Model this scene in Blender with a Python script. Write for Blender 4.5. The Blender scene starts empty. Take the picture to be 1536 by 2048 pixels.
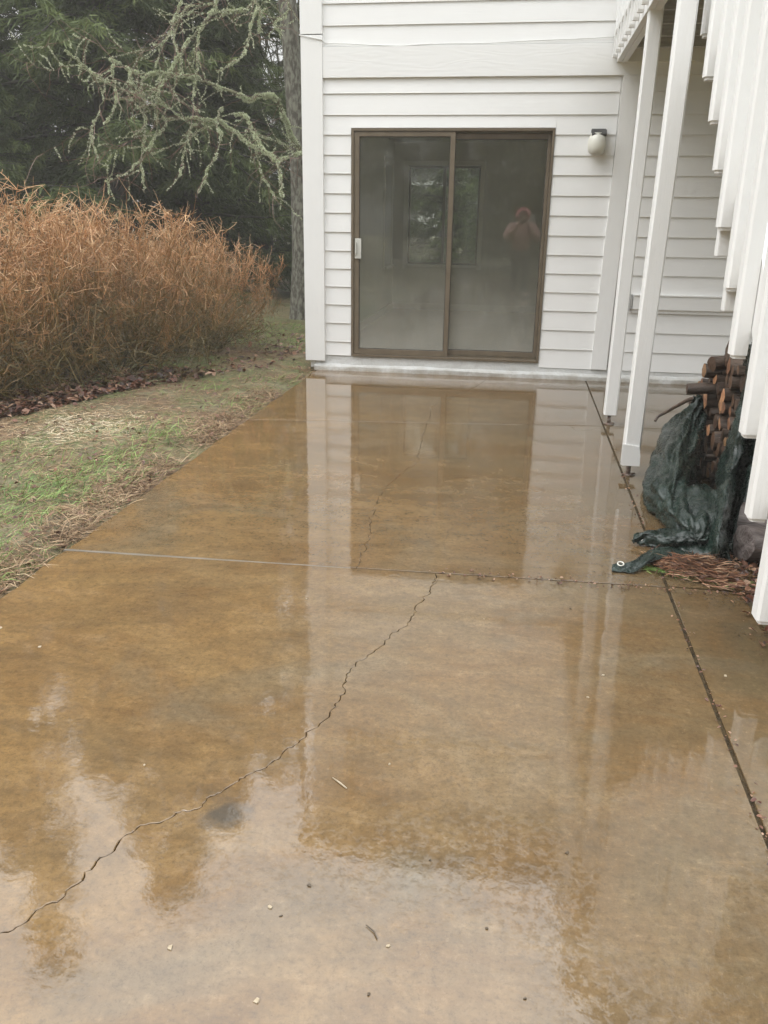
import bpy, bmesh, math, random
import numpy as np
from mathutils import Vector, Matrix, geometry

# ------------------------------------------------------------------ camera, sky, sun, exposure
sc = bpy.context.scene
COL = sc.collection
R = math.radians
cam_d = bpy.data.cameras.new("camera")
cam = bpy.data.objects.new("camera", cam_d)
COL.objects.link(cam)
CAM_H = 1.423
def cam_matrix(yaw, pitch, roll):
    fwd = Vector((math.sin(yaw) * math.cos(pitch), math.cos(yaw) * math.cos(pitch), -math.sin(pitch)))
    r0 = Vector((math.cos(yaw), -math.sin(yaw), 0.0))
    u0 = r0.cross(fwd)
    r = math.cos(roll) * r0 + math.sin(roll) * u0
    u = -math.sin(roll) * r0 + math.cos(roll) * u0
    m = Matrix((r, u, -fwd)).transposed().to_4x4()
    m.translation = Vector((0, 0, CAM_H))
    return m
cam.matrix_world = cam_matrix(-0.149688, 0.334832, 0.01463)
cam_d.sensor_fit = 'VERTICAL'
cam_d.sensor_height = 36.0
cam_d.lens = 36.0 * 1683.5 / 2048.0
cam_d.clip_start = 0.05
cam_d.clip_end = 500.0
sc.camera = cam

SUN_EL, SUN_AZ = 48.0, 244.0      # behind and left of the photographer, hidden by cloud
w = bpy.data.worlds.new("World")
sc.world = w
w.use_nodes = True
nt = w.node_tree
nt.nodes.clear()
def nn(t, **kw):
    n = nt.nodes.new(t)
    for k, v in kw.items():
        setattr(n, k, v)
    return n
out = nn("ShaderNodeOutputWorld")
bg = nn("ShaderNodeBackground")
sky = nn("ShaderNodeTexSky", sky_type='NISHITA', sun_disc=False)
sky.sun_elevation = R(SUN_EL)
sky.sun_rotation = R(SUN_AZ)
sky.air_density = 1.0
sky.dust_density = 3.0
hsv = nn("ShaderNodeHueSaturation")
hsv.inputs['Saturation'].default_value = 0.06
tc = nn("ShaderNodeTexCoord")
sep = nn("ShaderNodeSeparateXYZ")
mr = nn("ShaderNodeMapRange")           # overcast: the zenith is about three times the horizon
mr.inputs['From Min'].default_value = 0.0
mr.inputs['From Max'].default_value = 0.9
mr.inputs['To Min'].default_value = 0.4
mr.inputs['To Max'].default_value = 5.5
mul = nn("ShaderNodeVectorMath", operation='SCALE')
bg.inputs['Strength'].default_value = 0.13
L = nt.links.new
L(sky.outputs[0], hsv.inputs['Color'])
L(tc.outputs['Generated'], sep.inputs[0])
L(sep.outputs['Z'], mr.inputs['Value'])
cloud = nn("ShaderNodeMix", data_type='RGBA')      # an even cloud deck over the clear sky
cloud.inputs[0].default_value = 0.88
cloud.inputs[7].default_value = (5.6, 5.75, 5.9, 1)
L(hsv.outputs[0], cloud.inputs[6])
L(cloud.outputs[2], mul.inputs[0])
L(mr.outputs[0], mul.inputs['Scale'])
L(mul.outputs[0], bg.inputs['Color'])
L(bg.outputs[0], out.inputs[0])

sun_d = bpy.data.lights.new("sun", 'SUN')
sun_d.energy = 1.1
sun_d.angle = R(35)
sun_d.color = (1.0, 0.97, 0.93)
sun = bpy.data.objects.new("sun", sun_d)
COL.objects.link(sun)
az = R(SUN_AZ)
sd = Vector((math.sin(az) * math.cos(R(SUN_EL)), math.cos(az) * math.cos(R(SUN_EL)), math.sin(R(SUN_EL))))
sun.rotation_euler = (-sd).to_track_quat('-Z', 'Y').to_euler()

sc.view_settings.view_transform = 'Standard'
sc.view_settings.look = 'None'
sc.view_settings.gamma = 1.0
sc.view_settings.exposure = -0.06
sc.render.engine = 'CYCLES'
sc.cycles.use_denoising = True
sc.cycles.max_bounces = 8
sc.cycles.diffuse_bounces = 6
sc.cycles.glossy_bounces = 4
sc.cycles.transparent_max_bounces = 12
sc.cycles.caustics_reflective = False
sc.cycles.caustics_refractive = False

# ------------------------------------------------------------------ materials
def mk(name):
    m = bpy.data.materials.new(name)
    m.use_nodes = True
    m.node_tree.nodes.clear()
    return m, m.node_tree
class N:
    """small node-graph helper"""
    def __init__(s, tree): s.t = tree; s.tc = None
    def n(s, typ, **kw):
        x = s.t.nodes.new(typ)
        ins = kw.pop('i', {})
        for k, v in kw.items(): setattr(x, k, v)
        for k, v in ins.items(): s.put(x.inputs[k], v)
        return x
    def put(s, sock, v):
        if isinstance(v, bpy.types.NodeSocket): s.t.links.new(v, sock)
        else: sock.default_value = v
    def co(s, kind='Object'):
        if s.tc is None: s.tc = s.t.nodes.new("ShaderNodeTexCoord")
        return s.tc.outputs[kind]
    def mapping(s, scale=(1, 1, 1), kind='Object', rot=(0, 0, 0)):
        return s.n("ShaderNodeMapping", i={'Vector': s.co(kind), 'Scale': scale, 'Rotation': rot}).outputs[0]
    def noise(s, scale, detail=4, rough=0.55, dist=0.0, vec=None):
        return s.n("ShaderNodeTexNoise", i={'Vector': vec or s.co(), 'Scale': scale, 'Detail': detail, 'Roughness': rough, 'Distortion': dist}).outputs[0]
    def ramp(s, fac, stops, interp='LINEAR'):
        x = s.t.nodes.new("ShaderNodeValToRGB")
        x.color_ramp.interpolation = interp
        e = x.color_ramp.elements
        while len(e) < len(stops): e.new(0.5)
        for k, (p, c) in enumerate(stops):
            e[k].position = p
            e[k].color = (c, c, c, 1) if isinstance(c, (int, float)) else (*c, 1)
        s.put(x.inputs[0], fac)
        return x.outputs[0]
    def mix(s, fac, a, b, blend='MIX'):
        x = s.t.nodes.new("ShaderNodeMix")
        x.data_type = 'RGBA'; x.blend_type = blend
        s.put(x.inputs[0], fac)
        s.put(x.inputs[6], (*a, 1) if isinstance(a, tuple) and len(a) == 3 else a)
        s.put(x.inputs[7], (*b, 1) if isinstance(b, tuple) and len(b) == 3 else b)
        return x.outputs[2]
    def math(s, op, a, b=0.0, c=None, clamp=False):
        x = s.n("ShaderNodeMath", operation=op, use_clamp=clamp)
        s.put(x.inputs[0], a); s.put(x.inputs[1], b)
        if c is not None: s.put(x.inputs[2], c)
        return x.outputs[0]
    def bump(s, h, strength, dist, normal=None):
        x = s.n("ShaderNodeBump", i={'Height': h, 'Strength': strength, 'Distance': dist})
        if normal is not None: s.put(x.inputs['Normal'], normal)
        return x.outputs[0]
    def bsdf(s, **ins):
        b = s.t.nodes.new("ShaderNodeBsdfPrincipled")
        for k, v in ins.items():
            k = k.replace('_', ' ')
            s.put(b.inputs[k], (*v, 1) if isinstance(v, tuple) and len(v) == 3 else v)
        return b.outputs[0]
    def out(s, sh):
        o = s.t.nodes.new("ShaderNodeOutputMaterial")
        s.t.links.new(sh, o.inputs[0])

def blend_mat(name, c1, c2, scale=6.0, rough=0.6, bump=0.0, bscale=40.0, spec=0.5, stretch=(1, 1, 1), lo=0.35, hi=0.65, obj_var=0.0, metal=0.0):
    m, t = mk(name); g = N(t)
    v = g.mapping(stretch)
    f = g.ramp(g.noise(scale, 5, vec=v), [(lo, 0.0), (hi, 1.0)])
    col = g.mix(f, c1, c2)
    if obj_var:
        oi = g.n("ShaderNodeObjectInfo").outputs['Random']
        col = g.n("ShaderNodeHueSaturation", i={'Color': col, 'Value': g.math('MULTIPLY_ADD', oi, obj_var, 1.0 - obj_var / 2)}).outputs[0]
    kw = dict(Base_Color=col, Roughness=rough, Metallic=metal)
    kw['Specular_IOR_Level'] = spec
    if bump:
        kw['Normal'] = g.bump(g.noise(bscale, 6, vec=v), bump, 0.01)
    g.out(g.bsdf(**kw))
    return m

def paint_mat(name, c=(0.80, 0.80, 0.785), grain=(1.2, 30, 30), rough=0.42, g_str=0.35, dirt=0.06):
    m, t = mk(name); g = N(t)
    v = g.mapping(grain)
    n1 = g.noise(3.0, 6, 0.65, 0.6, v)
    n2 = g.noise(1.3, 5, 0.6)
    n3 = g.noise(26.0, 4, 0.7)
    dk = tuple(x * (1 - dirt * 2.2) for x in c)
    col = g.mix(g.ramp(n2, [(0.3, 0.0), (0.75, 1.0)]), c, tuple(x * (1 - dirt) for x in c))
    col = g.mix(g.ramp(n3, [(0.68, 0.0), (0.78, 1.0)]), col, dk)
    g.out(g.bsdf(Base_Color=col, Roughness=g.math('MULTIPLY_ADD', n2, 0.25, rough - 0.1), Normal=g.bump(n1, g_str, 0.004)))
    return m

M = {}
M['paint_h'] = paint_mat("white_paint_horizontal", grain=(1.5, 20, 38))
M['paint_v'] = paint_mat("white_paint_vertical", grain=(26, 26, 1.5), g_str=0.5)
M['paint_y'] = paint_mat("white_paint_along", grain=(26, 1.5, 26))
M['paint_band'] = None
def band_mat():
    # flat-sawn plywood grain showing through the paint as long nested arches
    m, t = mk("white_paint_cathedral_grain"); g = N(t)
    v = g.mapping((0.55, 1.0, 3.4))
    d = g.noise(0.9, 3, 0.5, vec=v)
    w_ = g.math('SINE', g.math('MULTIPLY', d, 165.0))
    f = g.noise(7.0, 5, 0.7, vec=g.mapping((1.5, 1, 40)))
    h = g.math('MULTIPLY_ADD', w_, 0.5, f)
    g.out(g.bsdf(Base_Color=(0.79, 0.79, 0.775), Roughness=0.45, Normal=g.bump(h, 0.2, 0.0022)))
    return m
M['paint_band'] = band_mat()
def found_mat():
    m, t = mk("painted_foundation"); g = N(t)
    n = g.noise(9, 6, 0.65); n2 = g.noise(45, 5, 0.7)
    sepz = g.n("ShaderNodeSeparateXYZ", i={0: g.co()}).outputs['Z']
    low = g.math('MULTIPLY', g.ramp(sepz, [(0.008, 1.0), (0.07, 0.25)]), g.ramp(n, [(0.35, 0.2), (0.6, 0.9)]))
    col = g.mix(g.ramp(n2, [(0.6, 0.0), (0.75, 1.0)]), (0.58, 0.59, 0.58), (0.36, 0.36, 0.34))
    col = g.mix(low, col, (0.30, 0.27, 0.22))
    g.out(g.bsdf(Base_Color=col, Roughness=0.5, Normal=g.bump(g.math('MULTIPLY_ADD', n2, 0.4, n), 0.8, 0.02)))
    return m
M['found'] = found_mat()
M['bronze'] = blend_mat("bronze_anodised_frame", (0.125, 0.098, 0.066), (0.155, 0.122, 0.083), 9, 0.38, 0.05, 120, 0.5)
M['bronze_dark'] = blend_mat("dark_bronze_gasket", (0.035, 0.03, 0.024), (0.05, 0.042, 0.034), 9, 0.5)
M['handle'] = blend_mat("cream_plastic_handle", (0.55, 0.55, 0.50), (0.5, 0.5, 0.46), 8, 0.4)
M['wall_in'] = blend_mat("interior_wall_paint", (0.70, 0.69, 0.62), (0.74, 0.73, 0.66), 2, 0.8)
M['ceil_in'] = blend_mat("interior_ceiling_paint", (0.8, 0.79, 0.74), (0.82, 0.81, 0.76), 2, 0.9)
M['carpet'] = blend_mat("beige_carpet", (0.62, 0.54, 0.40), (0.68, 0.60, 0.46), 3, 0.95, 0.6, 300)
M['trim_in'] = blend_mat("interior_white_trim", (0.86, 0.85, 0.80), (0.88, 0.87, 0.82), 4, 0.5)
M['fixture'] = blend_mat("grey_fixture_metal", (0.045, 0.045, 0.043), (0.09, 0.088, 0.084), 22, 0.85, 0.1, 90, 0.2)
def globe_mat():
    m, t = mk("opal_glass_globe"); g = N(t)
    n = g.noise(14, 5, 0.7)
    sepz = g.n("ShaderNodeSeparateXYZ", i={0: g.co('Generated')}).outputs['Z']
    low_dark = g.math('MULTIPLY', g.ramp(sepz, [(0.0, 0.9), (0.3, 0.0)]), g.ramp(n, [(0.4, 0.2), (0.7, 1.0)]))  # darker and blotchy towards the bottom of the globe
    g.out(g.bsdf(Base_Color=g.mix(low_dark, (0.66, 0.65, 0.58), (0.30, 0.28, 0.22)), Roughness=0.28, Subsurface_Weight=0.0))
    return m
M['globe'] = globe_mat()
M['steel'] = blend_mat("rusty_steel", (0.16, 0.085, 0.05), (0.30, 0.27, 0.25), 30, 0.55, 0.3, 90, metal=0.4)
M['grommet'] = blend_mat("brass_grommet", (0.75, 0.74, 0.70), (0.6, 0.58, 0.5), 30, 0.3, metal=0.6)
M['roof'] = blend_mat("brown_roofing", (0.07, 0.055, 0.042), (0.10, 0.08, 0.062), 20, 0.85, 0.5, 60)
M['soffit'] = blend_mat("brown_soffit", (0.10, 0.075, 0.05), (0.12, 0.09, 0.06), 5, 0.7)
M['under'] = blend_mat("weathered_deck_underside", (0.30, 0.29, 0.26), (0.42, 0.41, 0.37), 5, 0.8, 0.3, 50, stretch=(1, 9, 9))

def glass_mat():
    m, t = mk("misted_tinted_glass"); g = N(t)
    tr = g.n("ShaderNodeBsdfTransparent", i={'Color': (0.975, 0.98, 0.945, 1)}).outputs[0]
    gl = g.n("ShaderNodeBsdfGlossy", i={'Color': (1, 1, 1, 1), 'Roughness': 0.030,
             'Normal': g.bump(g.noise(1.7, 2), 0.03, 0.05)}).outputs[0]
    df = g.n("ShaderNodeBsdfDiffuse", i={'Color': (0.62, 0.62, 0.56, 1)}).outputs[0]
    n = g.noise(1.1, 4, 0.6, 0.4)
    n2 = g.noise(3.0, 5, 0.6, 0.2, g.mapping((3, 1, 0.35)))
    gz = g.n("ShaderNodeSeparateXYZ", i={0: g.co('Generated')}).outputs['Z']      # mist thickens low on the pane; the mirrored patio's brightness is painted in too
    gz = g.math('MULTIPLY_ADD', n, 0.5, g.math('ADD', gz, -0.25))
    haze = g.math('ADD', g.ramp(gz, [(0.0, 0.34), (0.14, 0.19), (0.34, 0.075), (0.6, 0.035), (1.0, 0.03)]), g.ramp(n2, [(0.45, 0.0), (0.8, 0.035)]))
    fr = g.n("ShaderNodeFresnel", i={'IOR': 1.5}).outputs[0]
    fr = g.math('MULTIPLY', fr, 1.25, clamp=True)
    s1 = g.n("ShaderNodeMixShader", i={0: haze, 1: tr, 2: df}).outputs[0]
    s2 = g.n("ShaderNodeMixShader", i={0: fr, 1: s1, 2: gl}).outputs[0]
    g.out(s2)
    return m
M['glass'] = glass_mat()
def clear_mat():
    m, t = mk("window_glass"); g = N(t)
    tr = g.n("ShaderNodeBsdfTransparent", i={'Color': (0.9, 0.92, 0.9, 1)}).outputs[0]
    gl = g.n("ShaderNodeBsdfGlossy", i={'Roughness': 0.01}).outputs[0]
    fr = g.n("ShaderNodeFresnel", i={'IOR': 1.45}).outputs[0]
    g.out(g.n("ShaderNodeMixShader", i={0: fr, 1: tr, 2: gl}).outputs[0])
    return m
M['clear'] = clear_mat()

def concrete_mat():
    m, t = mk("wet_stained_concrete"); g = N(t)
    pos = g.n("ShaderNodeNewGeometry").outputs['Position']
    a = g.noise(0.75, 7, 0.62, 0.7, pos)
    mp = g.n("ShaderNodeMapping", i={'Vector': pos, 'Scale': (0.8, 1.5, 1)}).outputs[0]
    b = g.noise(1.9, 8, 0.68, 0.9, mp)
    c = g.noise(11.0, 8, 0.75, 0.2, pos)
    d = g.noise(120.0, 6, 0.85, 0.0, pos)
    xs = g.n("ShaderNodeSeparateXYZ", i={0: pos})
    X_, Y_ = xs.outputs['X'], xs.outputs['Y']
    ochre = (0.232, 0.140, 0.055)
    brown = (0.150, 0.084, 0.033)
    grey = (0.165, 0.118, 0.066)
    pink = (0.235, 0.158, 0.100)
    # leaf tannin stain is strongest along the lawn side, the deck side is greyer
    side = g.math('ADD', g.ramp(g.math('MULTIPLY_ADD', X_, 0.22, 0.5), [(0.05, 0.0), (0.60, 0.9)]), g.math('MULTIPLY_ADD', a, 1.5, -0.80), clamp=True)
    deck_shade = g.math('ADD', g.ramp(g.math('MULTIPLY_ADD', X_, 0.22, 0.5), [(0.50, 0.0), (0.70, 0.85)]), g.math('MULTIPLY_ADD', a, 1.6, -0.85), clamp=True)
    col = g.mix(side, ochre, grey)
    col = g.mix(deck_shade, col, (0.092, 0.070, 0.036))  # weaker light beside deck and stairs, painted in as darker concrete
    col = g.mix(g.ramp(b, [(0.42, 0.0), (0.66, 0.85)]), col, brown)
    col = g.mix(g.math('MULTIPLY', g.ramp(a, [(0.56, 0.0), (0.7, 0.75)]), g.ramp(b, [(0.3, 1.0), (0.55, 0.0)])), col, pink)
    col = g.mix(g.ramp(g.noise(1.4, 6, 0.6, 0.5, g.n("ShaderNodeMapping", i={'Vector': pos, 'Location': (7, 3, 2)}).outputs[0]), [(0.56, 0.0), (0.70, 0.6)]), col, (0.135, 0.12, 0.085))
    streak = g.noise(2.6, 9, 0.74, 0.8, g.n("ShaderNodeMapping", i={'Vector': pos, 'Scale': (0.8, 1.9, 1), 'Rotation': (0, 0, 0.12)}).outputs[0])
    col = g.mix(g.ramp(streak, [(0.34, 0.42), (0.50, 0.0)]), col, (0.085, 0.058, 0.030))
    col = g.mix(g.ramp(streak, [(0.54, 0.0), (0.72, 0.34)]), col, (0.33, 0.225, 0.125))
    col = g.mix(g.ramp(c, [(0.35, 0.45), (0.62, 0.0)]), col, (0.075, 0.050, 0.027))
    col = g.mix(g.ramp(c, [(0.60, 0.0), (0.74, 0.35)]), col, (0.30, 0.22, 0.13))
    e = g.noise(46.0, 7, 0.8, 0.2, pos)
    col = g.mix(g.ramp(e, [(0.36, 0.5), (0.50, 0.0)]), col, (0.07, 0.048, 0.026))
    col = g.mix(g.ramp(e, [(0.56, 0.0), (0.70, 0.30)]), col, (0.33, 0.225, 0.12))
    spot = g.n("ShaderNodeVectorMath", operation='DISTANCE', i={0: pos, 1: (-0.645, 1.675, 0.0)}).outputs['Value']
    spot = g.ramp(g.math('MULTIPLY_ADD', c, 0.10, spot), [(0.075, 0.75), (0.125, 0.0)])
    col = g.mix(spot, col, (0.055, 0.050, 0.042))
    col = g.mix(g.ramp(d, [(0.34, 0.55), (0.46, 0.0)]), col, (0.06, 0.042, 0.025))
    col = g.mix(g.ramp(d, [(0.62, 0.0), (0.70, 0.55)]), col, (0.36, 0.29, 0.2))
    # water film: glassy in the low spots, broken where the texture stands proud
    dry = g.ramp(g.noise(0.9, 6, 0.66, 0.6, g.n("ShaderNodeMapping", i={'Vector': pos, 'Location': (3.3, 1.7, 0), 'Scale': (1, 0.55, 1)}).outputs[0]), [(0.50, 0.0), (0.68, 1.0)])
    grit = g.ramp(g.noise(38.0, 6, 0.75, 0.3, pos), [(0.52, 0.0), (0.62, 1.0)])
    rough = g.math('MULTIPLY_ADD', g.math('MULTIPLY', dry, grit), 0.10, g.math('MULTIPLY_ADD', dry, 0.020, 0.004))
    wav = g.noise(7.0, 3, 0.5, 0.3, pos)
    mid = g.noise(30.0, 4, 0.6, 0.2, pos)
    h = g.math('MULTIPLY_ADD', g.math('MULTIPLY', grit, dry), 0.10, g.math('MULTIPLY_ADD', wav, 0.40, g.math('MULTIPLY', mid, 0.13)))
    nor = g.bump(h, 0.36, 0.004)
    g.out(g.bsdf(Base_Color=col, Roughness=rough, IOR=1.72, Normal=nor))
    return m
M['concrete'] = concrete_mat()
M['joint_dark'] = blend_mat("dirty_joint_fill", (0.030, 0.022, 0.012), (0.085, 0.06, 0.03), 30, 0.85, 0.9, 80, 0.2)
M['joint_strip'] = blend_mat("grey_joint_strip", (0.17, 0.15, 0.12), (0.11, 0.09, 0.065), 8, 0.7, 0.4, 60, stretch=(1, 12, 12))

def ground_mat():
    m, t = mk("mossy_soil"); g = N(t)
    pos = g.n("ShaderNodeNewGeometry").outputs['Position']
    a = g.noise(1.6, 7, 0.65, 0.5, pos); b = g.noise(14, 6, 0.7, 0.2, pos); c = g.noise(70, 5, 0.75, 0, pos)
    e = g.noise(3.1, 6, 0.6, 0.4, g.n("ShaderNodeMapping", i={'Vector': pos, 'Location': (5, 9, 1)}).outputs[0])
    col = g.mix(g.ramp(a, [(0.40, 0.0), (0.60, 1.0)]), (0.175, 0.115, 0.06), (0.13, 0.15, 0.05))
    col = g.mix(g.ramp(e, [(0.52, 0.0), (0.66, 0.8)]), col, (0.22, 0.20, 0.115))
    col = g.mix(g.ramp(b, [(0.35, 0.7), (0.55, 0.0)]), col, (0.045, 0.030, 0.016))
    col = g.mix(g.ramp(c, [(0.58, 0.0), (0.72, 0.7)]), col, (0.30, 0.22, 0.12))
    col = g.mix(g.ramp(c, [(0.28, 0.6), (0.42, 0.0)]), col, (0.03, 0.02, 0.012))
    h = g.math('MULTIPLY_ADD', c, 0.5, b)
    g.out(g.bsdf(Base_Color=col, Roughness=0.62, Normal=g.bump(h, 0.9, 0.02)))
    return m
M['ground'] = ground_mat()

def attr_mat(name, attr, stops, rough=0.6, trans=0.0, var=0.35, spec=0.4, obj_hue=0.0):
    """colour from a per-vertex 0..1 value (age / kind of twig or leaf) plus noise"""
    m, t = mk(name); g = N(t)
    a = g.n("ShaderNodeAttribute", attribute_name=attr).outputs['Fac']
    n = g.noise(2.2, 4, 0.6)
    f = g.math('ADD', a, g.math('MULTIPLY_ADD', n, var, -var / 2), clamp=True)
    col = g.ramp(f, stops)
    if obj_hue:
        oi = g.n("ShaderNodeObjectInfo").outputs['Random']
        col = g.n("ShaderNodeHueSaturation", i={'Color': col, 'Value': g.math('MULTIPLY_ADD', oi, obj_hue, 1 - obj_hue / 2)}).outputs[0]
    sh = g.bsdf(Base_Color=col, Roughness=rough, Specular_IOR_Level=spec)
    if trans:
        tl = g.n("ShaderNodeBsdfTranslucent", i={'Color': col}).outputs[0]
        sh = g.n("ShaderNodeMixShader", i={0: trans, 1: sh, 2: tl}).outputs[0]
    g.out(sh)
    return m
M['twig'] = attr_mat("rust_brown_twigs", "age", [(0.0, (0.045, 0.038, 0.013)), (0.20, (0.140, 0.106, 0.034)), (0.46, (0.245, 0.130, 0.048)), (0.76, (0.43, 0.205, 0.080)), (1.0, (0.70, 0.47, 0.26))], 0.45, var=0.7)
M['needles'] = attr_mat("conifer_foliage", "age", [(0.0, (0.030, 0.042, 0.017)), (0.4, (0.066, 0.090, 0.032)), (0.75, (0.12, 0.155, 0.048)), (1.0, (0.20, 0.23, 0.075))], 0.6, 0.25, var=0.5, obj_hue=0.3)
M['bark_dark'] = blend_mat("dark_wet_bark", (0.028, 0.024, 0.020), (0.065, 0.057, 0.047), 8, 0.7, 0.9, 30, stretch=(3, 3, 0.6))
M['bark_lichen'] = blend_mat("lichen_grey_bark", (0.085, 0.075, 0.060), (0.22, 0.22, 0.175), 18, 0.8, 0.9, 40, stretch=(1.5, 1.5, 0.6), lo=0.42, hi=0.6)
M['branch'] = blend_mat("mossy_branch_bark", (0.12, 0.105, 0.065), (0.24, 0.25, 0.155), 40, 0.8, 0.6, 90)
M['redtwig'] = blend_mat("wet_brown_twig_bark", (0.15, 0.075, 0.050), (0.24, 0.15, 0.11), 20, 0.5)
M['lichen'] = attr_mat("pale_green_lichen", "age", [(0.0, (0.34, 0.39, 0.21)), (0.5, (0.58, 0.62, 0.42)), (1.0, (0.76, 0.79, 0.64))], 0.8, 0.15, var=0.4)
M['grass'] = attr_mat("lawn_blades", "age", [(0.0, (0.05, 0.11, 0.018)), (0.5, (0.15, 0.26, 0.05)), (1.0, (0.32, 0.42, 0.13))], 0.45, 0.2, var=0.3)
M['straw'] = attr_mat("dead_needle_litter", "age", [(0.0, (0.09, 0.048, 0.025)), (0.4, (0.27, 0.165, 0.085)), (0.75, (0.50, 0.37, 0.22)), (1.0, (0.70, 0.62, 0.46))], 0.5, 0.1, var=0.3)
M['cedar'] = attr_mat("rusty_cedar_litter", "age", [(0.0, (0.05, 0.024, 0.014)), (0.4, (0.15, 0.062, 0.032)), (0.75, (0.32, 0.15, 0.075)), (1.0, (0.46, 0.32, 0.19))], 0.45, 0.1, var=0.3)
M['deadleaf'] = attr_mat("wet_dead_leaves", "age", [(0.0, (0.035, 0.018, 0.012)), (0.45, (0.11, 0.045, 0.028)), (0.8, (0.22, 0.105, 0.06)), (1.0, (0.36, 0.23, 0.15))], 0.3, 0.1, var=0.3)
M['endgrain'] = None
def end_mat():
    m, t = mk("sawn_log_end"); g = N(t)
    oi = g.n("ShaderNodeObjectInfo").outputs['Random']
    n = g.noise(30, 5, 0.7)
    rings = g.n("ShaderNodeTexWave", wave_type='RINGS', rings_direction='X', i={'Vector': g.co(), 'Scale': 22.0, 'Distortion': 2.5, 'Detail': 2.0}).outputs['Fac']
    base = g.ramp(oi, [(0.0, (0.30, 0.17, 0.085)), (0.14, (0.055, 0.032, 0.02)), (0.45, (0.10, 0.055, 0.03)), (0.68, (0.035, 0.022, 0.015)), (0.82, (0.22, 0.10, 0.05))], 'CONSTANT')
    col = g.mix(g.math('MULTIPLY', rings, 0.45), base, (0.10, 0.045, 0.022))
    col = g.mix(g.ramp(n, [(0.5, 0.0), (0.7, 0.6)]), col, (0.05, 0.03, 0.018))
    g.out(g.bsdf(Base_Color=col, Roughness=0.5, Normal=g.bump(n, 0.4, 0.01)))
    return m
M['endgrain'] = end_mat()
M['logbark'] = blend_mat("wet_log_bark", (0.035, 0.022, 0.015), (0.105, 0.072, 0.052), 14, 0.45, 0.9, 45, stretch=(0.7, 2, 2), obj_var=0.6)
M['greylog'] = blend_mat("grey_rotten_log", (0.075, 0.055, 0.048), (0.24, 0.205, 0.19), 9, 0.4, 1.0, 30, stretch=(0.8, 3, 3), obj_var=0.3)
M['endlight'] = blend_mat("fresh_sawn_end", (0.50, 0.27, 0.13), (0.30, 0.13, 0.07), 26, 0.45, 0.3, 70, obj_var=0.5)
def tarp_mat():
    m, t = mk("dark_green_tarpaulin"); g = N(t)
    n = g.noise(7, 5, 0.6); f = g.noise(55, 5, 0.7); wv = g.noise(420, 2, 0.5)
    col = g.mix(g.ramp(n, [(0.35, 0.0), (0.7, 1.0)]), (0.006, 0.013, 0.010), (0.016, 0.030, 0.023))
    col = g.mix(g.ramp(f, [(0.6, 0.0), (0.75, 0.5)]), col, (0.07, 0.10, 0.09))
    h = g.math('MULTIPLY_ADD', f, 0.5, n)
    g.out(g.bsdf(Base_Color=col, Roughness=g.ramp(f, [(0.3, 0.16), (0.7, 0.38)]), IOR=1.48, Normal=g.bump(h, 0.6, 0.012)))
    return m
M['tarp'] = tarp_mat()
M['skin'] = blend_mat("skin", (0.50, 0.31, 0.23), (0.54, 0.34, 0.26), 12, 0.5)
M['jacket'] = blend_mat("dusty_pink_jacket", (0.60, 0.36, 0.33), (0.68, 0.42, 0.38), 9, 0.75, 0.4, 50)
M['hood'] = blend_mat("rose_red_hood", (0.78, 0.26, 0.27), (0.84, 0.33, 0.33), 9, 0.75, 0.4, 50)
M['trousers'] = blend_mat("dark_blue_trousers", (0.03, 0.035, 0.05), (0.05, 0.055, 0.075), 12, 0.8)
M['boots'] = blend_mat("dark_boots", (0.03, 0.026, 0.022), (0.05, 0.043, 0.036), 12, 0.5)
M['phone'] = blend_mat("black_phone", (0.012, 0.012, 0.013), (0.02, 0.02, 0.021), 3, 0.15)
M['pebble'] = blend_mat("pale_leaf_scrap", (0.30, 0.23, 0.14), (0.44, 0.38, 0.28), 20, 0.6)
M['darkbit'] = blend_mat("dark_leaf_scrap", (0.05, 0.035, 0.02), (0.10, 0.07, 0.04), 20, 0.5)
M['cable'] = blend_mat("white_cable", (0.62, 0.62, 0.60), (0.70, 0.70, 0.68), 20, 0.5)
M['vent'] = blend_mat("grey_vent_cover", (0.30, 0.30, 0.29), (0.36, 0.36, 0.35), 20, 0.6)

# (hairline cracks, plan coordinates)
HAIR = [[[-0.414, 5.611], [-0.342, 4.937], [-0.341, 4.672], [-0.278, 4.31], [-0.267, 3.913], [-0.255, 3.576]], [[-0.275, 3.548], [-0.184, 3.54], [-0.097, 3.588]], [[-1.008, 5.348], [-0.948, 5.166], [-0.901, 4.878], [-0.845, 4.672], [-0.806, 4.431]], [[0.443, 6.22], [0.486, 6.069], [0.602, 6.15], [0.67, 6.22]], [[-0.27, 3.178], [-0.247, 3.234], [-0.213, 3.214]]]
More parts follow.
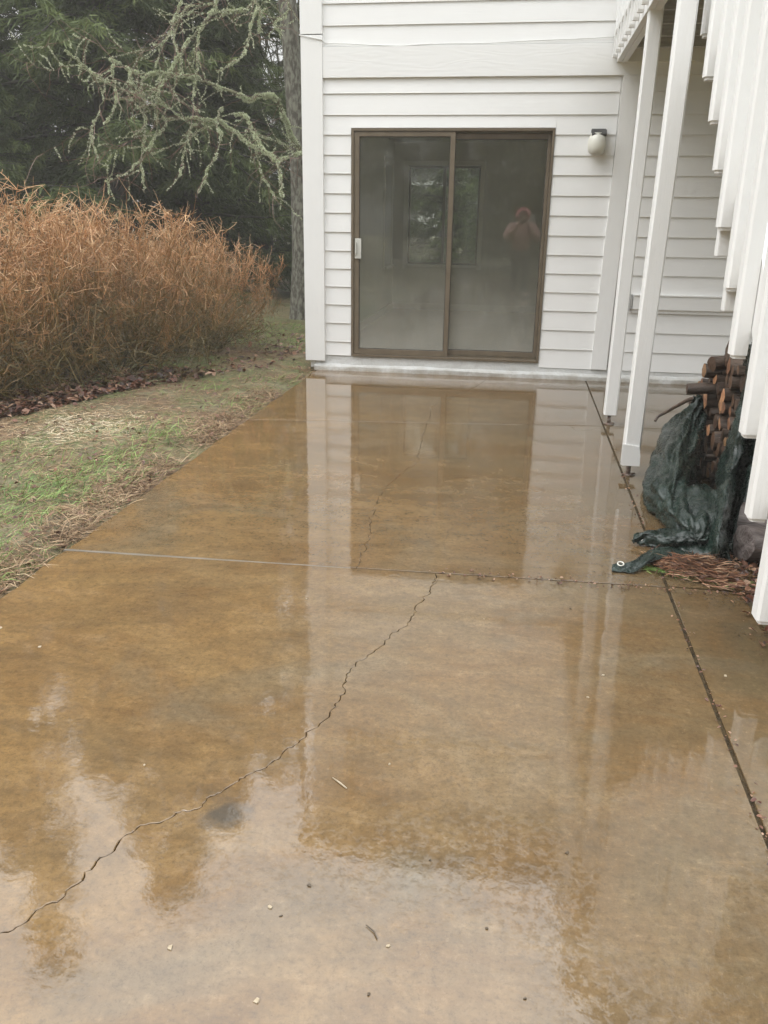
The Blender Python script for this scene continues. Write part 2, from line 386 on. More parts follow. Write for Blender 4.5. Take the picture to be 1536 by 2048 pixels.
# ------------------------------------------------------------------ mesh helpers
class MB:
    def __init__(s): s.v = []; s.f = []; s.mi = []; s.sm = []; s.a = []
    def add(s, vs, fs, mi=0, smooth=False, a=None):
        o = len(s.v)
        s.v += [tuple(p) for p in vs]
        s.f += [tuple(i + o for i in f) for f in fs]
        s.mi += [mi] * len(fs); s.sm += [smooth] * len(fs)
        if a is not None: s.a += [a] * len(vs) if not hasattr(a, '__len__') else list(a)
        return s
    def box(s, x0, x1, y0, y1, z0, z1, mi=0, c=0.0):
        if c <= 0:
            vs = [(x, y, z) for x in (x0, x1) for y in (y0, y1) for z in (z0, z1)]
            fs = [(0, 1, 3, 2), (4, 6, 7, 5), (0, 4, 5, 1), (2, 3, 7, 6), (0, 2, 6, 4), (1, 5, 7, 3)]
            return s.add(vs, fs, mi)
        bm = bmesh.new()
        bmesh.ops.create_cube(bm, size=1.0)
        for v in bm.verts:
            v.co = Vector((x0 + (v.co.x + .5) * (x1 - x0), y0 + (v.co.y + .5) * (y1 - y0), z0 + (v.co.z + .5) * (z1 - z0)))
        bmesh.ops.bevel(bm, geom=bm.edges[:], offset=c, segments=2, affect='EDGES', profile=0.6)
        s.add([v.co[:] for v in bm.verts], [[v.index for v in f.verts] for f in bm.faces], mi)
        bm.free()
        return s
    def prism(s, prof, axis, a0, a1, mi=0):
        """extrude closed 2D profile along axis 'x','y','z'"""
        n = len(prof)
        def P(u, v, t):
            return {'x': (t, u, v), 'y': (u, t, v), 'z': (u, v, t)}[axis]
        vs = [P(u, v, a0) for u, v in prof] + [P(u, v, a1) for u, v in prof]
        fs = [(i, (i + 1) % n, n + (i + 1) % n, n + i) for i in range(n)]
        fs += [tuple(range(n))[::-1], tuple(range(n, 2 * n))]
        return s.add(vs, fs, mi)
    def tube(s, pts, rad, n=6, mi=0, cap=True, a=None, smooth=True):
        pts = [Vector(p) for p in pts]
        k = len(pts)
        if not hasattr(rad, '__len__'): rad = [rad] * k
        vs = []; prev = None
        for i in range(k):
            t = (pts[min(i + 1, k - 1)] - pts[max(i - 1, 0)])
            if t.length < 1e-9: t = Vector((0, 0, 1))
            t.normalize()
            if prev is None:
                u = t.orthogonal().normalized()
            else:
                u = prev - t * prev.dot(t)
                if u.length < 1e-6: u = t.orthogonal()
                u.normalize()
            prev = u
            v = t.cross(u)
            for j in range(n):
                an = 2 * math.pi * j / n
                vs.append(pts[i] + (u * math.cos(an) + v * math.sin(an)) * rad[i])
        fs = []
        for i in range(k - 1):
            for j in range(n):
                j2 = (j + 1) % n
                fs.append((i * n + j, i * n + j2, (i + 1) * n + j2, (i + 1) * n + j))
        av = None
        if a is not None:
            av = [x for x in (a if hasattr(a, '__len__') else [a] * k) for _ in range(n)]
        s.add(vs, fs, mi, smooth, av)
        if cap:
            o = len(s.v) - k * n
            s.f += [tuple(o + j for j in range(n))[::-1], tuple(o + (k - 1) * n + j for j in range(n))]
            s.mi += [mi, mi]; s.sm += [False, False]
        return s
    def lathe(s, prof, c=(0, 0, 0), n=24, mi=0, smooth=True):
        vs = []; fs = []
        for r, z in prof:
            for j in range(n):
                an = 2 * math.pi * j / n
                vs.append((c[0] + r * math.cos(an), c[1] + r * math.sin(an), c[2] + z))
        for i in range(len(prof) - 1):
            for j in range(n):
                j2 = (j + 1) % n
                fs.append((i * n + j, i * n + j2, (i + 1) * n + j2, (i + 1) * n + j))
        return s.add(vs, fs, mi, smooth)
    def build(s, name, mats, parent=None, kind=None):
        me = bpy.data.meshes.new(name)
        me.from_pydata(s.v, [], s.f)
        for m in (mats if isinstance(mats, (list, tuple)) else [mats]): me.materials.append(m)
        me.polygons.foreach_set('material_index', s.mi)
        me.polygons.foreach_set('use_smooth', s.sm)
        if s.a and len(s.a) == len(s.v):
            at = me.attributes.new('age', 'FLOAT', 'POINT')
            at.data.foreach_set('value', s.a)
        me.update()
        return link(name, me, parent, kind)
def link(name, me, parent=None, kind=None):
    o = bpy.data.objects.new(name, me)
    COL.objects.link(o)
    if parent is not None: o.parent = parent
    if kind: o['kind'] = kind
    return o
def np_mesh(name, V, F, mats, parent=None, age=None, kind=None, smooth=False):
    """V (n,3), F (m,3|4) numpy arrays"""
    me = bpy.data.meshes.new(name)
    V = np.asarray(V, np.float32); F = np.asarray(F, np.int32)
    k = F.shape[1]
    me.vertices.add(len(V)); me.vertices.foreach_set('co', V.ravel())
    me.loops.add(F.size); me.loops.foreach_set('vertex_index', F.ravel())
    me.polygons.add(len(F)); me.polygons.foreach_set('loop_start', np.arange(0, F.size, k, dtype=np.int32))
    me.polygons.foreach_set('use_smooth', np.full(len(F), smooth))
    for m in (mats if isinstance(mats, (list, tuple)) else [mats]): me.materials.append(m)
    me.update(calc_edges=True)
    if age is not None:
        at = me.attributes.new('age', 'FLOAT', 'POINT')
        at.data.foreach_set('value', np.asarray(age, np.float32))
    return link(name, me, parent, kind)
def tag(o, label=None, cat=None, group=None, kind=None):
    for k, v in (('label', label), ('category', cat), ('group', group), ('kind', kind)):
        if v: o[k] = v
    return o
def empty(name, loc=(0, 0, 0), label=None, cat=None, group=None):
    o = bpy.data.objects.new(name, None)
    COL.objects.link(o)
    o.location = loc
    o.empty_display_size = 0.2
    return tag(o, label, cat, group)
def copy_tree(o, parent=None):
    c = o.copy(); COL.objects.link(c)
    if parent is not None: c.parent = parent
    for ch in list(o.children): copy_tree(ch, c)
    return c
def catmull(P, k):
    """resample a polyline through its points"""
    P = np.asarray(P, float); n = len(P)
    Q = np.vstack([2 * P[0] - P[1], P, 2 * P[-1] - P[-2]])
    res = []
    for i in range(n - 1):
        p0, p1, p2, p3 = Q[i:i + 4]
        for t in np.linspace(0, 1, k, endpoint=False):
            res.append(0.5 * (2 * p1 + (p2 - p0) * t + (2 * p0 - 5 * p1 + 4 * p2 - p3) * t * t + (3 * p1 - p0 - 3 * p2 + p3) * t ** 3))
    res.append(P[-1])
    return np.array(res)
def vnoise(x, y, seed=0, octaves=3):
    """smooth value noise on arrays, 0..1"""
    tot = 0; amp = 1; s = 0
    x = np.asarray(x, float); y = np.asarray(y, float)
    for o in range(octaves):
        xi = np.floor(x).astype(int); yi = np.floor(y).astype(int)
        xf = x - xi; yf = y - yi
        u = xf * xf * (3 - 2 * xf); v = yf * yf * (3 - 2 * yf)
        def h(a, b):
            k = (a * 374761393 + b * 668265263 + (seed + o) * 1442695041) & 0xffffffff
            k = ((k ^ (k >> 13)) * 1274126177) & 0xffffffff
            return ((k ^ (k >> 16)) & 0xffff) / 65535.0
        tot = tot + amp * ((h(xi, yi) * (1 - u) + h(xi + 1, yi) * u) * (1 - v) + (h(xi, yi + 1) * (1 - u) + h(xi + 1, yi + 1) * u) * v)
        s += amp; amp *= 0.5; x = x * 2.03 + 5.1; y = y * 2.03 + 1.7
    return tot / s

# ------------------------------------------------------------------ ground
SL_X0, SL_J, SL_X1 = -1.93, 0.688, 0.985     # patio edge by the lawn, long joint, edge by the stairs
WY = 8.2                                     # wall face
def ground_z(x, y):
    x = np.asarray(x, float); y = np.asarray(y, float)
    lawn = 0.012 + 0.05 * (vnoise(x * 1.1, y * 1.1, 3) - 0.45) + 0.030 * (vnoise(x * 6, y * 6, 8, 4) - 0.5)
    edge = np.clip((SL_X0 - x) / 0.18, 0, 1)
    z = lawn * edge + (1 - edge) * (-0.018 + 0.022 * (vnoise(x * 9, y * 9, 5) - 0.5))
    dirt = 0.0 + 0.03 * (vnoise(x * 7, y * 7, 15, 4) - 0.5)
    z = np.where(x > SL_X1 - 0.02, dirt, z)
    inside = (x > SL_X0 + 0.0) & (x < SL_X1) | ((x > SL_X0) & (x < 4.2) & (y > 3.3))
    inside |= (y > WY - 0.02) & (x > -2.0) & (x < 6.2) & (y < 13.2)
    z = np.where(inside, -0.16, z)
    return z
def axis(a, b, step, far0, far1):
    core = np.arange(a, b + 1e-6, step)
    lo = a - np.cumsum(np.geomspace(step, 14, 26)); hi = b + np.cumsum(np.geomspace(step, 14, 26))
    return np.concatenate([lo[lo > far0][::-1], core, hi[hi < far1]])
gx = np.unique(np.concatenate([axis(-7.5, 1.9, 0.055, -110, 110), [SL_X0 - 0.004, SL_X0 + 0.002, SL_X1 - 0.002, SL_X1 + 0.004]]))
gy = axis(1.4, 11.5, 0.055, -110, 110)
GX, GY = np.meshgrid(gx, gy, indexing='ij')
GZ = ground_z(GX, GY)
idx = np.arange(GX.size).reshape(GX.shape)
F = np.stack([idx[:-1, :-1], idx[1:, :-1], idx[1:, 1:], idx[:-1, 1:]], -1).reshape(-1, 4)
ground = np_mesh("ground", np.stack([GX, GY, GZ], -1).reshape(-1, 3), F, M['ground'], kind='structure', smooth=True)

# ------------------------------------------------------------------ patio slab
rng = random.Random(11)
def jag(P, amp, it=3, seed=1):
    r = random.Random(seed)
    P = [tuple(p) for p in P]
    for k in range(it):
        Q = [P[0]]
        for a, b in zip(P[:-1], P[1:]):
            d = math.dist(a, b)
            if d < 0.012: Q.append(b); continue
            nx, ny = -(b[1] - a[1]) / d, (b[0] - a[0]) / d
            o = r.uniform(-1, 1) * min(amp, d * 0.22)
            Q += [((a[0] + b[0]) / 2 + nx * o, (a[1] + b[1]) / 2 + ny * o), b]
        P = Q
    return P
CK1 = [[-0.213, 8.071], [-0.403, 7.325], [-0.577, 6.83], [-0.632, 6.639], [-0.597, 5.867], [-0.582, 5.575], [-0.563, 5.123], [-0.558, 4.948], [-0.617, 4.698], [-0.669, 4.459], [-0.674, 4.231], [-0.66, 3.987], [-0.633, 3.769], [-0.618, 3.669], [-0.621, 3.445], [-0.614, 3.31]]
CK2 = [[-0.272, 3.276], [-0.267, 3.188], [-0.299, 3.049], [-0.318, 2.952], [-0.33, 2.819], [-0.392, 2.667], [-0.435, 2.548], [-0.474, 2.436], [-0.475, 2.355], [-0.47, 2.249], [-0.485, 2.174], [-0.54, 2.019], [-0.574, 1.928], [-0.613, 1.864], [-0.662, 1.801], [-0.697, 1.742], [-0.738, 1.672], [-0.787, 1.629], [-0.844, 1.582], [-0.865, 1.543], [-0.885, 1.455], [-0.906, 1.358], [-0.948, 1.287], [-0.988, 1.239], [-1.2, 1.13], [-1.5, 1.05], [-1.7, 0.93], [-1.93, 0.86]]
def offs(P, d):
    Q = []
    for i in range(len(P)):
        a = P[max(i - 1, 0)]; b = P[min(i + 1, len(P) - 1)]
        l = math.dist(a, b) or 1
        r_ = 0.55 + 0.45 * math.sin(i * 1.7) * math.sin(i * 0.6 + 1)
        Q.append((P[i][0] - (b[1] - a[1]) / l * d * r_, P[i][1] + (b[0] - a[0]) / l * d * r_))
    return Q
def wobble_edge(a, b, amp=0.006, step=0.05, seed=2, round_=0):
    r = random.Random(seed); n = max(2, int(math.dist(a, b) / step))
    d = math.dist(a, b); nx, ny = -(b[1] - a[1]) / d, (b[0] - a[0]) / d
    P = []
    for i in range(n + 1):
        t = i / n; o = (vnoise([t * n * 0.35], [seed * 3.3], 4)[0] - 0.5) * 2 * amp if 0 < i < n else 0
        P.append((a[0] + (b[0] - a[0]) * t + nx * o, a[1] + (b[1] - a[1]) * t + ny * o))
    return P
slab_mb = MB()
def slab_piece(poly, top=0.0, thick=0.13, lip=0.0018):
    """flat top, a small worn arris all round, straight sides"""
    pts = [Vector((p[0], p[1], 0)) for p in poly]
    clean = [pts[0]]
    for p in pts[1:]:
        if (p - clean[-1]).length > 1e-4: clean.append(p)
    if (clean[0] - clean[-1]).length < 1e-4: clean.pop()
    pts = clean; n = len(pts)
    area = sum(pts[i].x * pts[(i + 1) % n].y - pts[(i + 1) % n].x * pts[i].y for i in range(n))
    if area < 0: pts.reverse()
    inner = []
    for i in range(n):
        a, b, c = pts[i - 1], pts[i], pts[(i + 1) % n]
        d1 = (b - a).normalized(); d2 = (c - b).normalized()
        n1 = Vector((-d1.y, d1.x, 0)) + Vector((-d2.y, d2.x, 0))
        if n1.length < 1e-4: n1 = Vector((-d1.y, d1.x, 0))
        n1.normalize()
        inner.append(b + n1 * lip)
    tri = geometry.tessellate_polygon([inner])
    top_v = [(p.x, p.y, top) for p in inner]
    slab_mb.add(top_v, [t if (inner[t[1]] - inner[t[0]]).cross(inner[t[2]] - inner[t[0]]).z > 0 else t[::-1] for t in tri])
    rim = [(p.x, p.y, top) for p in inner] + [(p.x, p.y, top - lip * 0.8) for p in pts] + [(p.x, p.y, top - thick) for p in pts]
    fs = [(i, n + i, n + (i + 1) % n, (i + 1) % n) for i in range(n)] + [(n + i, 2 * n + i, 2 * n + (i + 1) % n, n + (i + 1) % n) for i in range(n)]
    slab_mb.add(rim, fs)
J0L, J0R = 3.253, 3.335        # near joint, left and right ends
J1L, J1R = 5.925, 6.262        # middle joint
g = 0.005
ck2 = jag(CK2, 0.011, 3, 5)
ck1 = jag(CK1, 0.012, 3, 9)
def yj(x, l, r): return l + (r - l) * (x - SL_X0) / (SL_J - SL_X0)
# near panel, cut by the long crack
left = offs(ck2, -0.0022); right = offs(ck2, 0.0022)
def fix(P, i, y): P[i] = (P[i][0], y); return P
jy = lambda x: yj(x, J0L, J0R) - g
left[0] = (left[0][0], jy(left[0][0])); right[0] = (right[0][0], jy(right[0][0]))
# which side is west? offs(+d) shifts to the left of travel; travel is southwards so +d is east
pw, pe = (left, right) if left[5][0] < right[5][0] else (right, left)
slab_piece([(SL_X0, pw[-1][1]), *wobble_edge((SL_X0, 0.9), (SL_X0, jy(SL_X0)), 0.012, 0.05, 3)[1:], *pw[:-1]])
slab_piece([(SL_X0, pe[-1][1] - 0.004), (SL_X0, -7.0), (SL_J - 0.007, -7.0), (SL_J - 0.007, jy(SL_J)), pe[0], *pe[1:-1]][::1])
# middle and far panels, cut by the second crack
def y_at(P, y):
    for a, b in zip(P[:-1], P[1:]):
        if (a[1] - y) * (b[1] - y) <= 0 and a[1] != b[1]:
            t = (y - a[1]) / (b[1] - a[1]); return a[0] + (b[0] - a[0]) * t
    return P[-1][0]
up = [p for p in ck1]                                        # travels from the wall southwards
for (ya, yb, jl, jr, top_l, top_r) in ((None, None, J0L, J0R, J1L, J1R), (None, None, J1L, J1R, 8.26, 8.26)):
    xb = y_at(up, yj(-0.6, jl, jr)) if jl > 4 else up[-1][0]
    xt = y_at(up, yj(-0.6, top_l, top_r)) if top_l < 7 else up[0][0]
    y0 = yj(xb, jl, jr) + g; y1 = yj(xt, top_l, top_r) - (g * 0.6 if top_l < 7 else 0)
    mid_pts = [p for p in up if y0 + 0.01 < p[1] < y1 - 0.01]
    cr = [(xt, y1)] + mid_pts + [(xb, y0)]
    cw = offs(cr, -0.0019); ce = offs(cr, 0.0019)
    if cw[len(cw) // 2][0] > ce[len(ce) // 2][0]: cw, ce = ce, cw
    cw[0] = (cw[0][0], y1); ce[0] = (ce[0][0], y1); cw[-1] = (cw[-1][0], y0); ce[-1] = (ce[-1][0], y0)
    tl = top_l - (g * 0.6 if top_l < 7 else 0); trr = top_r - (g * 0.6 if top_l < 7 else 0)
    slab_piece([(SL_X0, jl + g), *wobble_edge((SL_X0, jl + g), (SL_X0, tl), 0.014, 0.05, 7)[1:-1], (SL_X0, tl), *cw])
    slab_piece([(SL_J - 0.006, trr), (SL_J - 0.006, jr + g), *ce[::-1]])
# strip between the long joint and the stairs, then the wide part under the deck
slab_piece([(SL_J + 0.006, -7.0), (SL_X1, -7.0), *wobble_edge((SL_X1, -6.9), (SL_X1, 3.33), 0.02, 0.07, 21), (SL_J + 0.006, 3.338)])
slab_piece([(SL_J + 0.006, 3.349), (4.2, 3.42), (4.2, 6.3), (SL_J + 0.006, 6.262)])
slab_piece([(SL_J + 0.006, 6.268), (4.2, 6.306), (4.2, 8.26), (SL_J + 0.006, 8.26)])
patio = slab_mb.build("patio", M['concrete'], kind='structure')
jm = MB()
jm.box(SL_J - 0.006, SL_J + 0.006, -7, 8.2, -0.12, -0.011)
jm.add([(-0.7, yj(-0.7, J0L, J0R) - .005, -.006), (SL_J, J0R - .005, -.006), (SL_J, J0R + .005, -.006), (-0.7, yj(-0.7, J0L, J0R) + .005, -.006)], [(0, 1, 2, 3)])
jm.add([(SL_J, 3.335, -.008), (1.2, 3.36, -.008), (1.2, 3.37, -.008), (SL_J, 3.352, -.008)], [(0, 1, 2, 3)])
jm.add([(SL_X0, J1L - .006, -.005), (SL_J, J1R - .006, -.005), (SL_J, J1R + .006, -.005), (SL_X0, J1L + .006, -.005)], [(0, 1, 2, 3)])
jm.build("joint_fill", M['joint_dark'], patio)
js = MB()
n_ = 60
for k in range(n_):      # the grey strip stands a few millimetres proud at the lawn end
    x0 = SL_X0 - 0.01 + (1.30) * k / n_; x1 = SL_X0 - 0.01 + (1.30) * (k + 1) / n_
    za = 0.006 * (1 - k / n_) - 0.002; zb = 0.006 * (1 - (k + 1) / n_) - 0.002
    ya, yb = yj(x0, J0L, J0R), yj(x1, J0L, J0R)
    wa = 0.0065 + 0.0012 * math.sin(k * .9); wb = 0.0065 + 0.0012 * math.sin((k + 1) * .9)
    js.add([(x0, ya - wa, za - .002), (x1, yb - wb, zb - .002), (x1, yb + wb, zb), (x0, ya + wa, za),
            (x0, ya - wa, -.06), (x1, yb - wb, -.06)], [(0, 1, 2, 3), (4, 5, 1, 0)])
js.build("joint_strip", M['joint_strip'], patio)
for k_, hp in enumerate(HAIR):
    Pj = jag(hp, .012, 2, 60 + k_); a_ = offs(Pj, -.0011); b_ = offs(Pj, .0011); n_h = len(Pj)
    q_ = MB(); q_.add([(x, y, .0006) for x, y in a_] + [(x, y, .0006) for x, y in b_], [(i, i + 1, n_h + i + 1, n_h + i) for i in range(n_h - 1)])
    q_.build("hairline_crack", M['joint_dark'], patio)

# ------------------------------------------------------------------ house
house = empty("house", (0, WY, 0), "white lap sided two storey house with bronze sliding patio door", "house")
house.location = (0, 0, 0)
HX0, HX1, HY1, HZ = -2.02, 6.0, 13.1, 5.45
DX0, DX1, DZ0, DZ1 = -1.586, 0.232, 0.146, 2.197      # door opening
core = MB()
yw0, yw1 = WY + 0.02, WY + 0.16
core.box(HX0 + .02, DX0, yw0, yw1, 0.02, HZ); core.box(DX1, HX1, yw0, yw1, 0.02, HZ)
core.box(DX0, DX1, yw0, yw1, DZ1, 4.2); core.box(DX0, DX1, yw0, yw1, 0.0, DZ0)
core.box(DX0, DX1, yw0, yw1, 5.25, HZ)
core.build("wall_sheathing", M['paint_h'], house)
# lap siding
rows = [0.105, 0.28, 0.459, 0.635, 0.804, 0.971, 1.135, 1.304, 1.475, 1.644, 1.815, 1.976, 2.144, 2.306, 2.481, 2.612]
rows_up = [2.858, 3.019, 3.188]
while rows_up[-1] < HZ - 0.1: rows_up.append(rows_up[-1] + 0.169)
sid = MB()
def course(x0, x1, z0, z1, seed=0):
    if x1 - x0 < 0.01 or z1 - z0 < 0.01: return
    r = random.Random(int(z0 * 1000) + int(x0 * 37) + seed)
    e = r.uniform(-.0012, .0012)
    sid.prism([(yw0, z0 + e), (WY - 0.0005, z0 + e), (WY + 0.0005, z0 + e + .003), (WY + 0.0135, z1 + 0.012), (yw0, z1 + 0.012)], 'x', x0, x1)
for z0, z1 in zip(rows[:-1], rows[1:]):
    top = min(z1, 2.60)
    zz = max(z0, 0.148)
    course(-1.846, DX0 - 0.004, zz, top)
    if z0 < DZ1:
        course(DX1 + 0.004, 0.752, z0, top)
        if z1 > DZ1: course(DX0 - 0.004, DX1 + 0.004, DZ1 + 0.004, top)
    else:
        course(DX0 - 0.004, 0.752, z0, top)
    course(0.885, HX1, z0, top)
for z0, z1 in zip(rows_up[:-1], rows_up[1:]):
    if 4.15 < z0 < 5.2:
        course(-1.846, DX0 - .05, z0, z1); course(DX1 + .55, HX1, z0, z1)
    else:
        course(-1.846, HX1, z0, z1)
sid.build("siding", M['paint_h'], house)
b = MB(); b.box(-2.042, -1.846, WY - 0.024, WY + 0.02, 0.090, 2.945, c=0.003); b.box(-2.045, -1.846, WY - 0.026, WY + 0.02, 2.952, HZ, c=0.003)
b.box(-2.045, -2.02, WY + 0.02, WY + 0.12, 0.09, HZ, c=0.003)
b.build("corner_board", M['paint_v'], house)
b = MB(); b.box(-1.846, HX1, WY - 0.016, WY + 0.02, 2.606, 2.852, c=0.002)
b.build("band_board", M['paint_band'], house)
b = MB()
b.prism([(0.724, .107), (0.868, .107), (0.906, 2.604), (0.768, 2.604)], 'y', WY - 0.022, WY + 0.02)
b.build("trim_board", M['paint_v'], house)
b = MB(); b.box(1.045, 3.4, WY - 0.030, WY + 0.012, 0.672, 0.792, c=0.003); b.box(1.045, 3.4, WY - 0.038, WY + 0.0, 0.7935, 0.806, c=0.002)
b.box(1.045, 3.4, WY - 0.012, WY + 0.012, 0.640, 0.6705)
b.build("ledger_board", M['paint_h'], house)
b = MB(); b.box(1.000, 1.041, WY - 0.034, WY + 0.01, 0.672, 0.795, c=0.003); b.build("vent_cover", M['vent'], house)
# foundation: painted block with an uneven mortar toe
fb = MB()
nx = 160
prof = lambda x, k: [(WY + .16, .0), (WY - .028 - .012 * vnoise([x * 5], [k], 5)[0], 0.0), (WY - .022 - .014 * vnoise([x * 6], [9.], 2)[0], .030 + .016 * vnoise([x * 4], [2.], 3)[0]),
                     (WY + .006 - .007 * vnoise([x * 9], [5.], 6)[0], .052 + .02 * vnoise([x * 3.3], [1.], 7)[0]), (WY + .006 + .004 * vnoise([x * 11], [5.], 1)[0], .100), (WY + .012, .150), (WY + .16, .150)]
vs = []; fs = []
for i in range(nx + 1):
    x = -1.955 + (HX1 + 1.955) * (i / nx) ** 1.0
    vs += [(x, y, z) for y, z in prof(x, 1.0)]
m_ = 7
for i in range(nx):
    for j in range(m_):
        fs.append((i * m_ + j, (i + 1) * m_ + j, (i + 1) * m_ + (j + 1) % m_, i * m_ + (j + 1) % m_))
fs += [tuple(range(m_)), tuple(nx * m_ + j for j in range(m_))[::-1]]
fb.add(vs, fs)
fb.build("foundation", M['found'], house)
# side, back and inside
o = MB()
LW0, LW1 = HX0, -1.88
wy0, wy1, wz0, wz1 = 12.0, 12.72, 0.80, 2.14         # window on the left side wall
o.box(LW0, LW1, yw1, wy0, 0, HZ); o.box(LW0, LW1, wy1, HY1, 0, HZ); o.box(LW0, LW1, wy0, wy1, 0, wz0); o.box(LW0, LW1, wy0, wy1, wz1, HZ)
bx0, bx1, bz0, bz1 = -1.655, -0.63, 0.80, 2.15        # window on the back wall
BY = 12.9
o.box(LW1, bx0, BY, HY1, 0, HZ); o.box(bx1, 1.0, BY, HY1, 0, HZ); o.box(4.6, HX1, BY, HY1, 0, HZ); o.box(1.0, 4.6, BY, HY1, 0, .5); o.box(1.0, 4.6, BY, HY1, 2.3, HZ); o.box(bx0, bx1, BY, HY1, 0, bz0); o.box(bx0, bx1, BY, HY1, bz1, HZ)
o.box(HX1 - .14, HX1, yw1, BY, 0, HZ)
o.build("outer_wall", M['paint_h'], house)
sl = MB()
z = 0.12
while z < HZ - 0.05:
    segs = [(yw1, HY1)] if (z + .17 < wz0 or z > wz1) else [(yw1, wy0 - .06), (wy1 + .06, HY1)]
    for a_, b_ in segs:
        sl.prism([(LW0, z), (LW0 - .018, z), (LW0 - .004, z + .17), (LW0, z + .17)], 'y', max(a_, WY + .121), b_)
    z += 0.169
sl.build("side_siding", M['paint_y'], house)
o = MB()
o.box(LW1, LW1 + .012, yw1, wy0, .12, 2.46); o.box(LW1, LW1 + .012, wy1, BY, .12, 2.46); o.box(LW1, LW1 + .012, wy0, wy1, .12, wz0); o.box(LW1, LW1 + .012, wy0, wy1, wz1, 2.46)
o.box(LW1 + .012, bx0, BY - .012, BY, .12, 2.46); o.box(bx1, 1.0, BY - .012, BY, .12, 2.46); o.box(4.6, 5.0, BY - .012, BY, .12, 2.46); o.box(1.0, 4.6, BY - .012, BY, .12, .5); o.box(1.0, 4.6, BY - .012, BY, 2.3, 2.46); o.box(bx0, bx1, BY - .012, BY, .12, bz0); o.box(bx0, bx1, BY - .012, BY, bz1, 2.46)
o.box(5.0, 5.1, yw1, BY, .12, 2.46)
o.box(DX1, 5.0, yw1, yw1 + .012, .12, 2.46); o.box(LW1 + .012, DX0, yw1, yw1 + .012, .12, 2.46); o.box(DX0, DX1, yw1, yw1 + .012, DZ1, 2.46)
o.build("interior_wall", M['wall_in'], house)
o = MB(); o.box(LW1, 5.1, yw1, BY, 2.46, 2.5); o.build("ceiling", M['ceil_in'], house)
o = MB(); o.box(LW1, HX1 - .14, yw1, BY, 4.1, 4.14); o.build("upper_floor", M['ceil_in'], house)
o = MB(); o.box(LW1, 5.1, yw1, BY, 0.06, 0.15); o.build("carpet", M['carpet'], house)
o = MB(); o.box(LW1 + .0125, 5.0, BY - .026, BY - .012, .15, .24, c=.003); o.box(LW1 + .012, LW1 + .026, yw1 + .02, BY - .027, .15, .24, c=.003); o.build("baseboard", M['trim_in'], house)
def window_back():
    f = MB(); t = .065
    y0, y1 = BY - .03, BY - .0125
    f.box(bx0 - t, bx0, y0, y1, bz0 - t, bz1 + t, c=.004); f.box(bx1, bx1 + t, y0, y1, bz0 - t, bz1 + t, c=.004)
    f.box(bx0, bx1, y0, y1, bz1, bz1 + t, c=.004); f.box(bx0 - .02, bx1 + .02, y0 - .03, y1, bz0 - .035, bz0, c=.004)
    fr = f.build("window", M['trim_in'], house)
    s = MB(); k = .028
    s.box(bx0, bx0 + k, BY + .05, BY + .09, bz0, bz1); s.box(bx1 - k, bx1, BY + .05, BY + .09, bz0, bz1); s.box(bx0 + k, bx1 - k, BY + .05, BY + .09, bz0, bz0 + k); s.box(bx0 + k, bx1 - k, BY + .05, BY + .09, bz1 - k, bz1)
    s.box(-1.16, -1.12, BY + .052, BY + .088, bz0 + k, bz1 - k)
    s.build("frame", M['bronze'], fr)
    s = MB(); s.box(bx0 + k, bx1 - k, BY + .065, BY + .07, bz0 + k, bz1 - k); s.build("pane", M['clear'], fr)
    f = MB(); f.box(1.0, 4.6, BY - .03, BY + .05, .465, .50, c=.003); f.box(.95, 1.0, BY - .03, BY - .0125, .46, 2.35, c=.003); f.box(4.6, 4.65, BY - .03, BY - .0125, .46, 2.35, c=.003); f.box(1.0, 4.6, BY - .03, BY - .0125, 2.3, 2.35, c=.003)  # wide unseen window, added to let more daylight into the room
    fr = f.build("window", M['trim_in'], house)
    s = MB(); s.box(1.0, 4.6, BY + .065, BY + .07, .5, 2.3); s.build("pane", M['clear'], fr)
    f = MB(); x0, x1 = LW1 + .0125, LW1 + .03
    f.box(x0, x1, wy0 - t, wy0, wz0 - t, wz1 + t, c=.004); f.box(x0, x1, wy1, wy1 + t, wz0 - t, wz1 + t, c=.004)
    f.box(x0, x1, wy0, wy1, wz1, wz1 + t, c=.004); f.box(x0, x1 + .03, wy0 - .02, wy1 + .02, wz0 - .035, wz0, c=.004)
    fr = f.build("window", M['trim_in'], house)
    s = MB(); xa, xb = LW0 - .012, LW0 + .022
    s.box(xa, xb, wy0, wy0 + k, wz0, wz1); s.box(xa, xb, wy1 - k, wy1, wz0, wz1); s.box(xa, xb, wy0 + k, wy1 - k, wz0, wz0 + k); s.box(xa, xb, wy0 + k, wy1 - k, wz1 - k, wz1)
    s.build("frame", M['bronze'], fr)
    s = MB(); s.box(xa + .015, xa + .02, wy0 + k, wy1 - k, wz0 + k, wz1 - k); s.build("pane", M['clear'], fr)
window_back()
# upper window, seen only mirrored in the wet patio
s = MB(); ux0, ux1, uz0, uz1 = DX0 - .05, DX1 + .55, 4.2, 5.25
s.box(ux0, ux0 + .06, WY - .01, WY + .1, uz0, uz1); s.box(ux1 - .06, ux1, WY - .01, WY + .1, uz0, uz1); s.box(ux0, ux1, WY - .012, WY + .1, uz0 - .002, uz0 + .06); s.box(ux0, ux1, WY - .012, WY + .1, uz1 - .06, uz1)
fr = s.build("window", M['bronze'], house)
s = MB(); s.box(ux0 + .05, ux1 - .05, WY + .04, WY + .046, uz0 + .05, uz1 - .05); s.build("pane", M['glass'], fr)
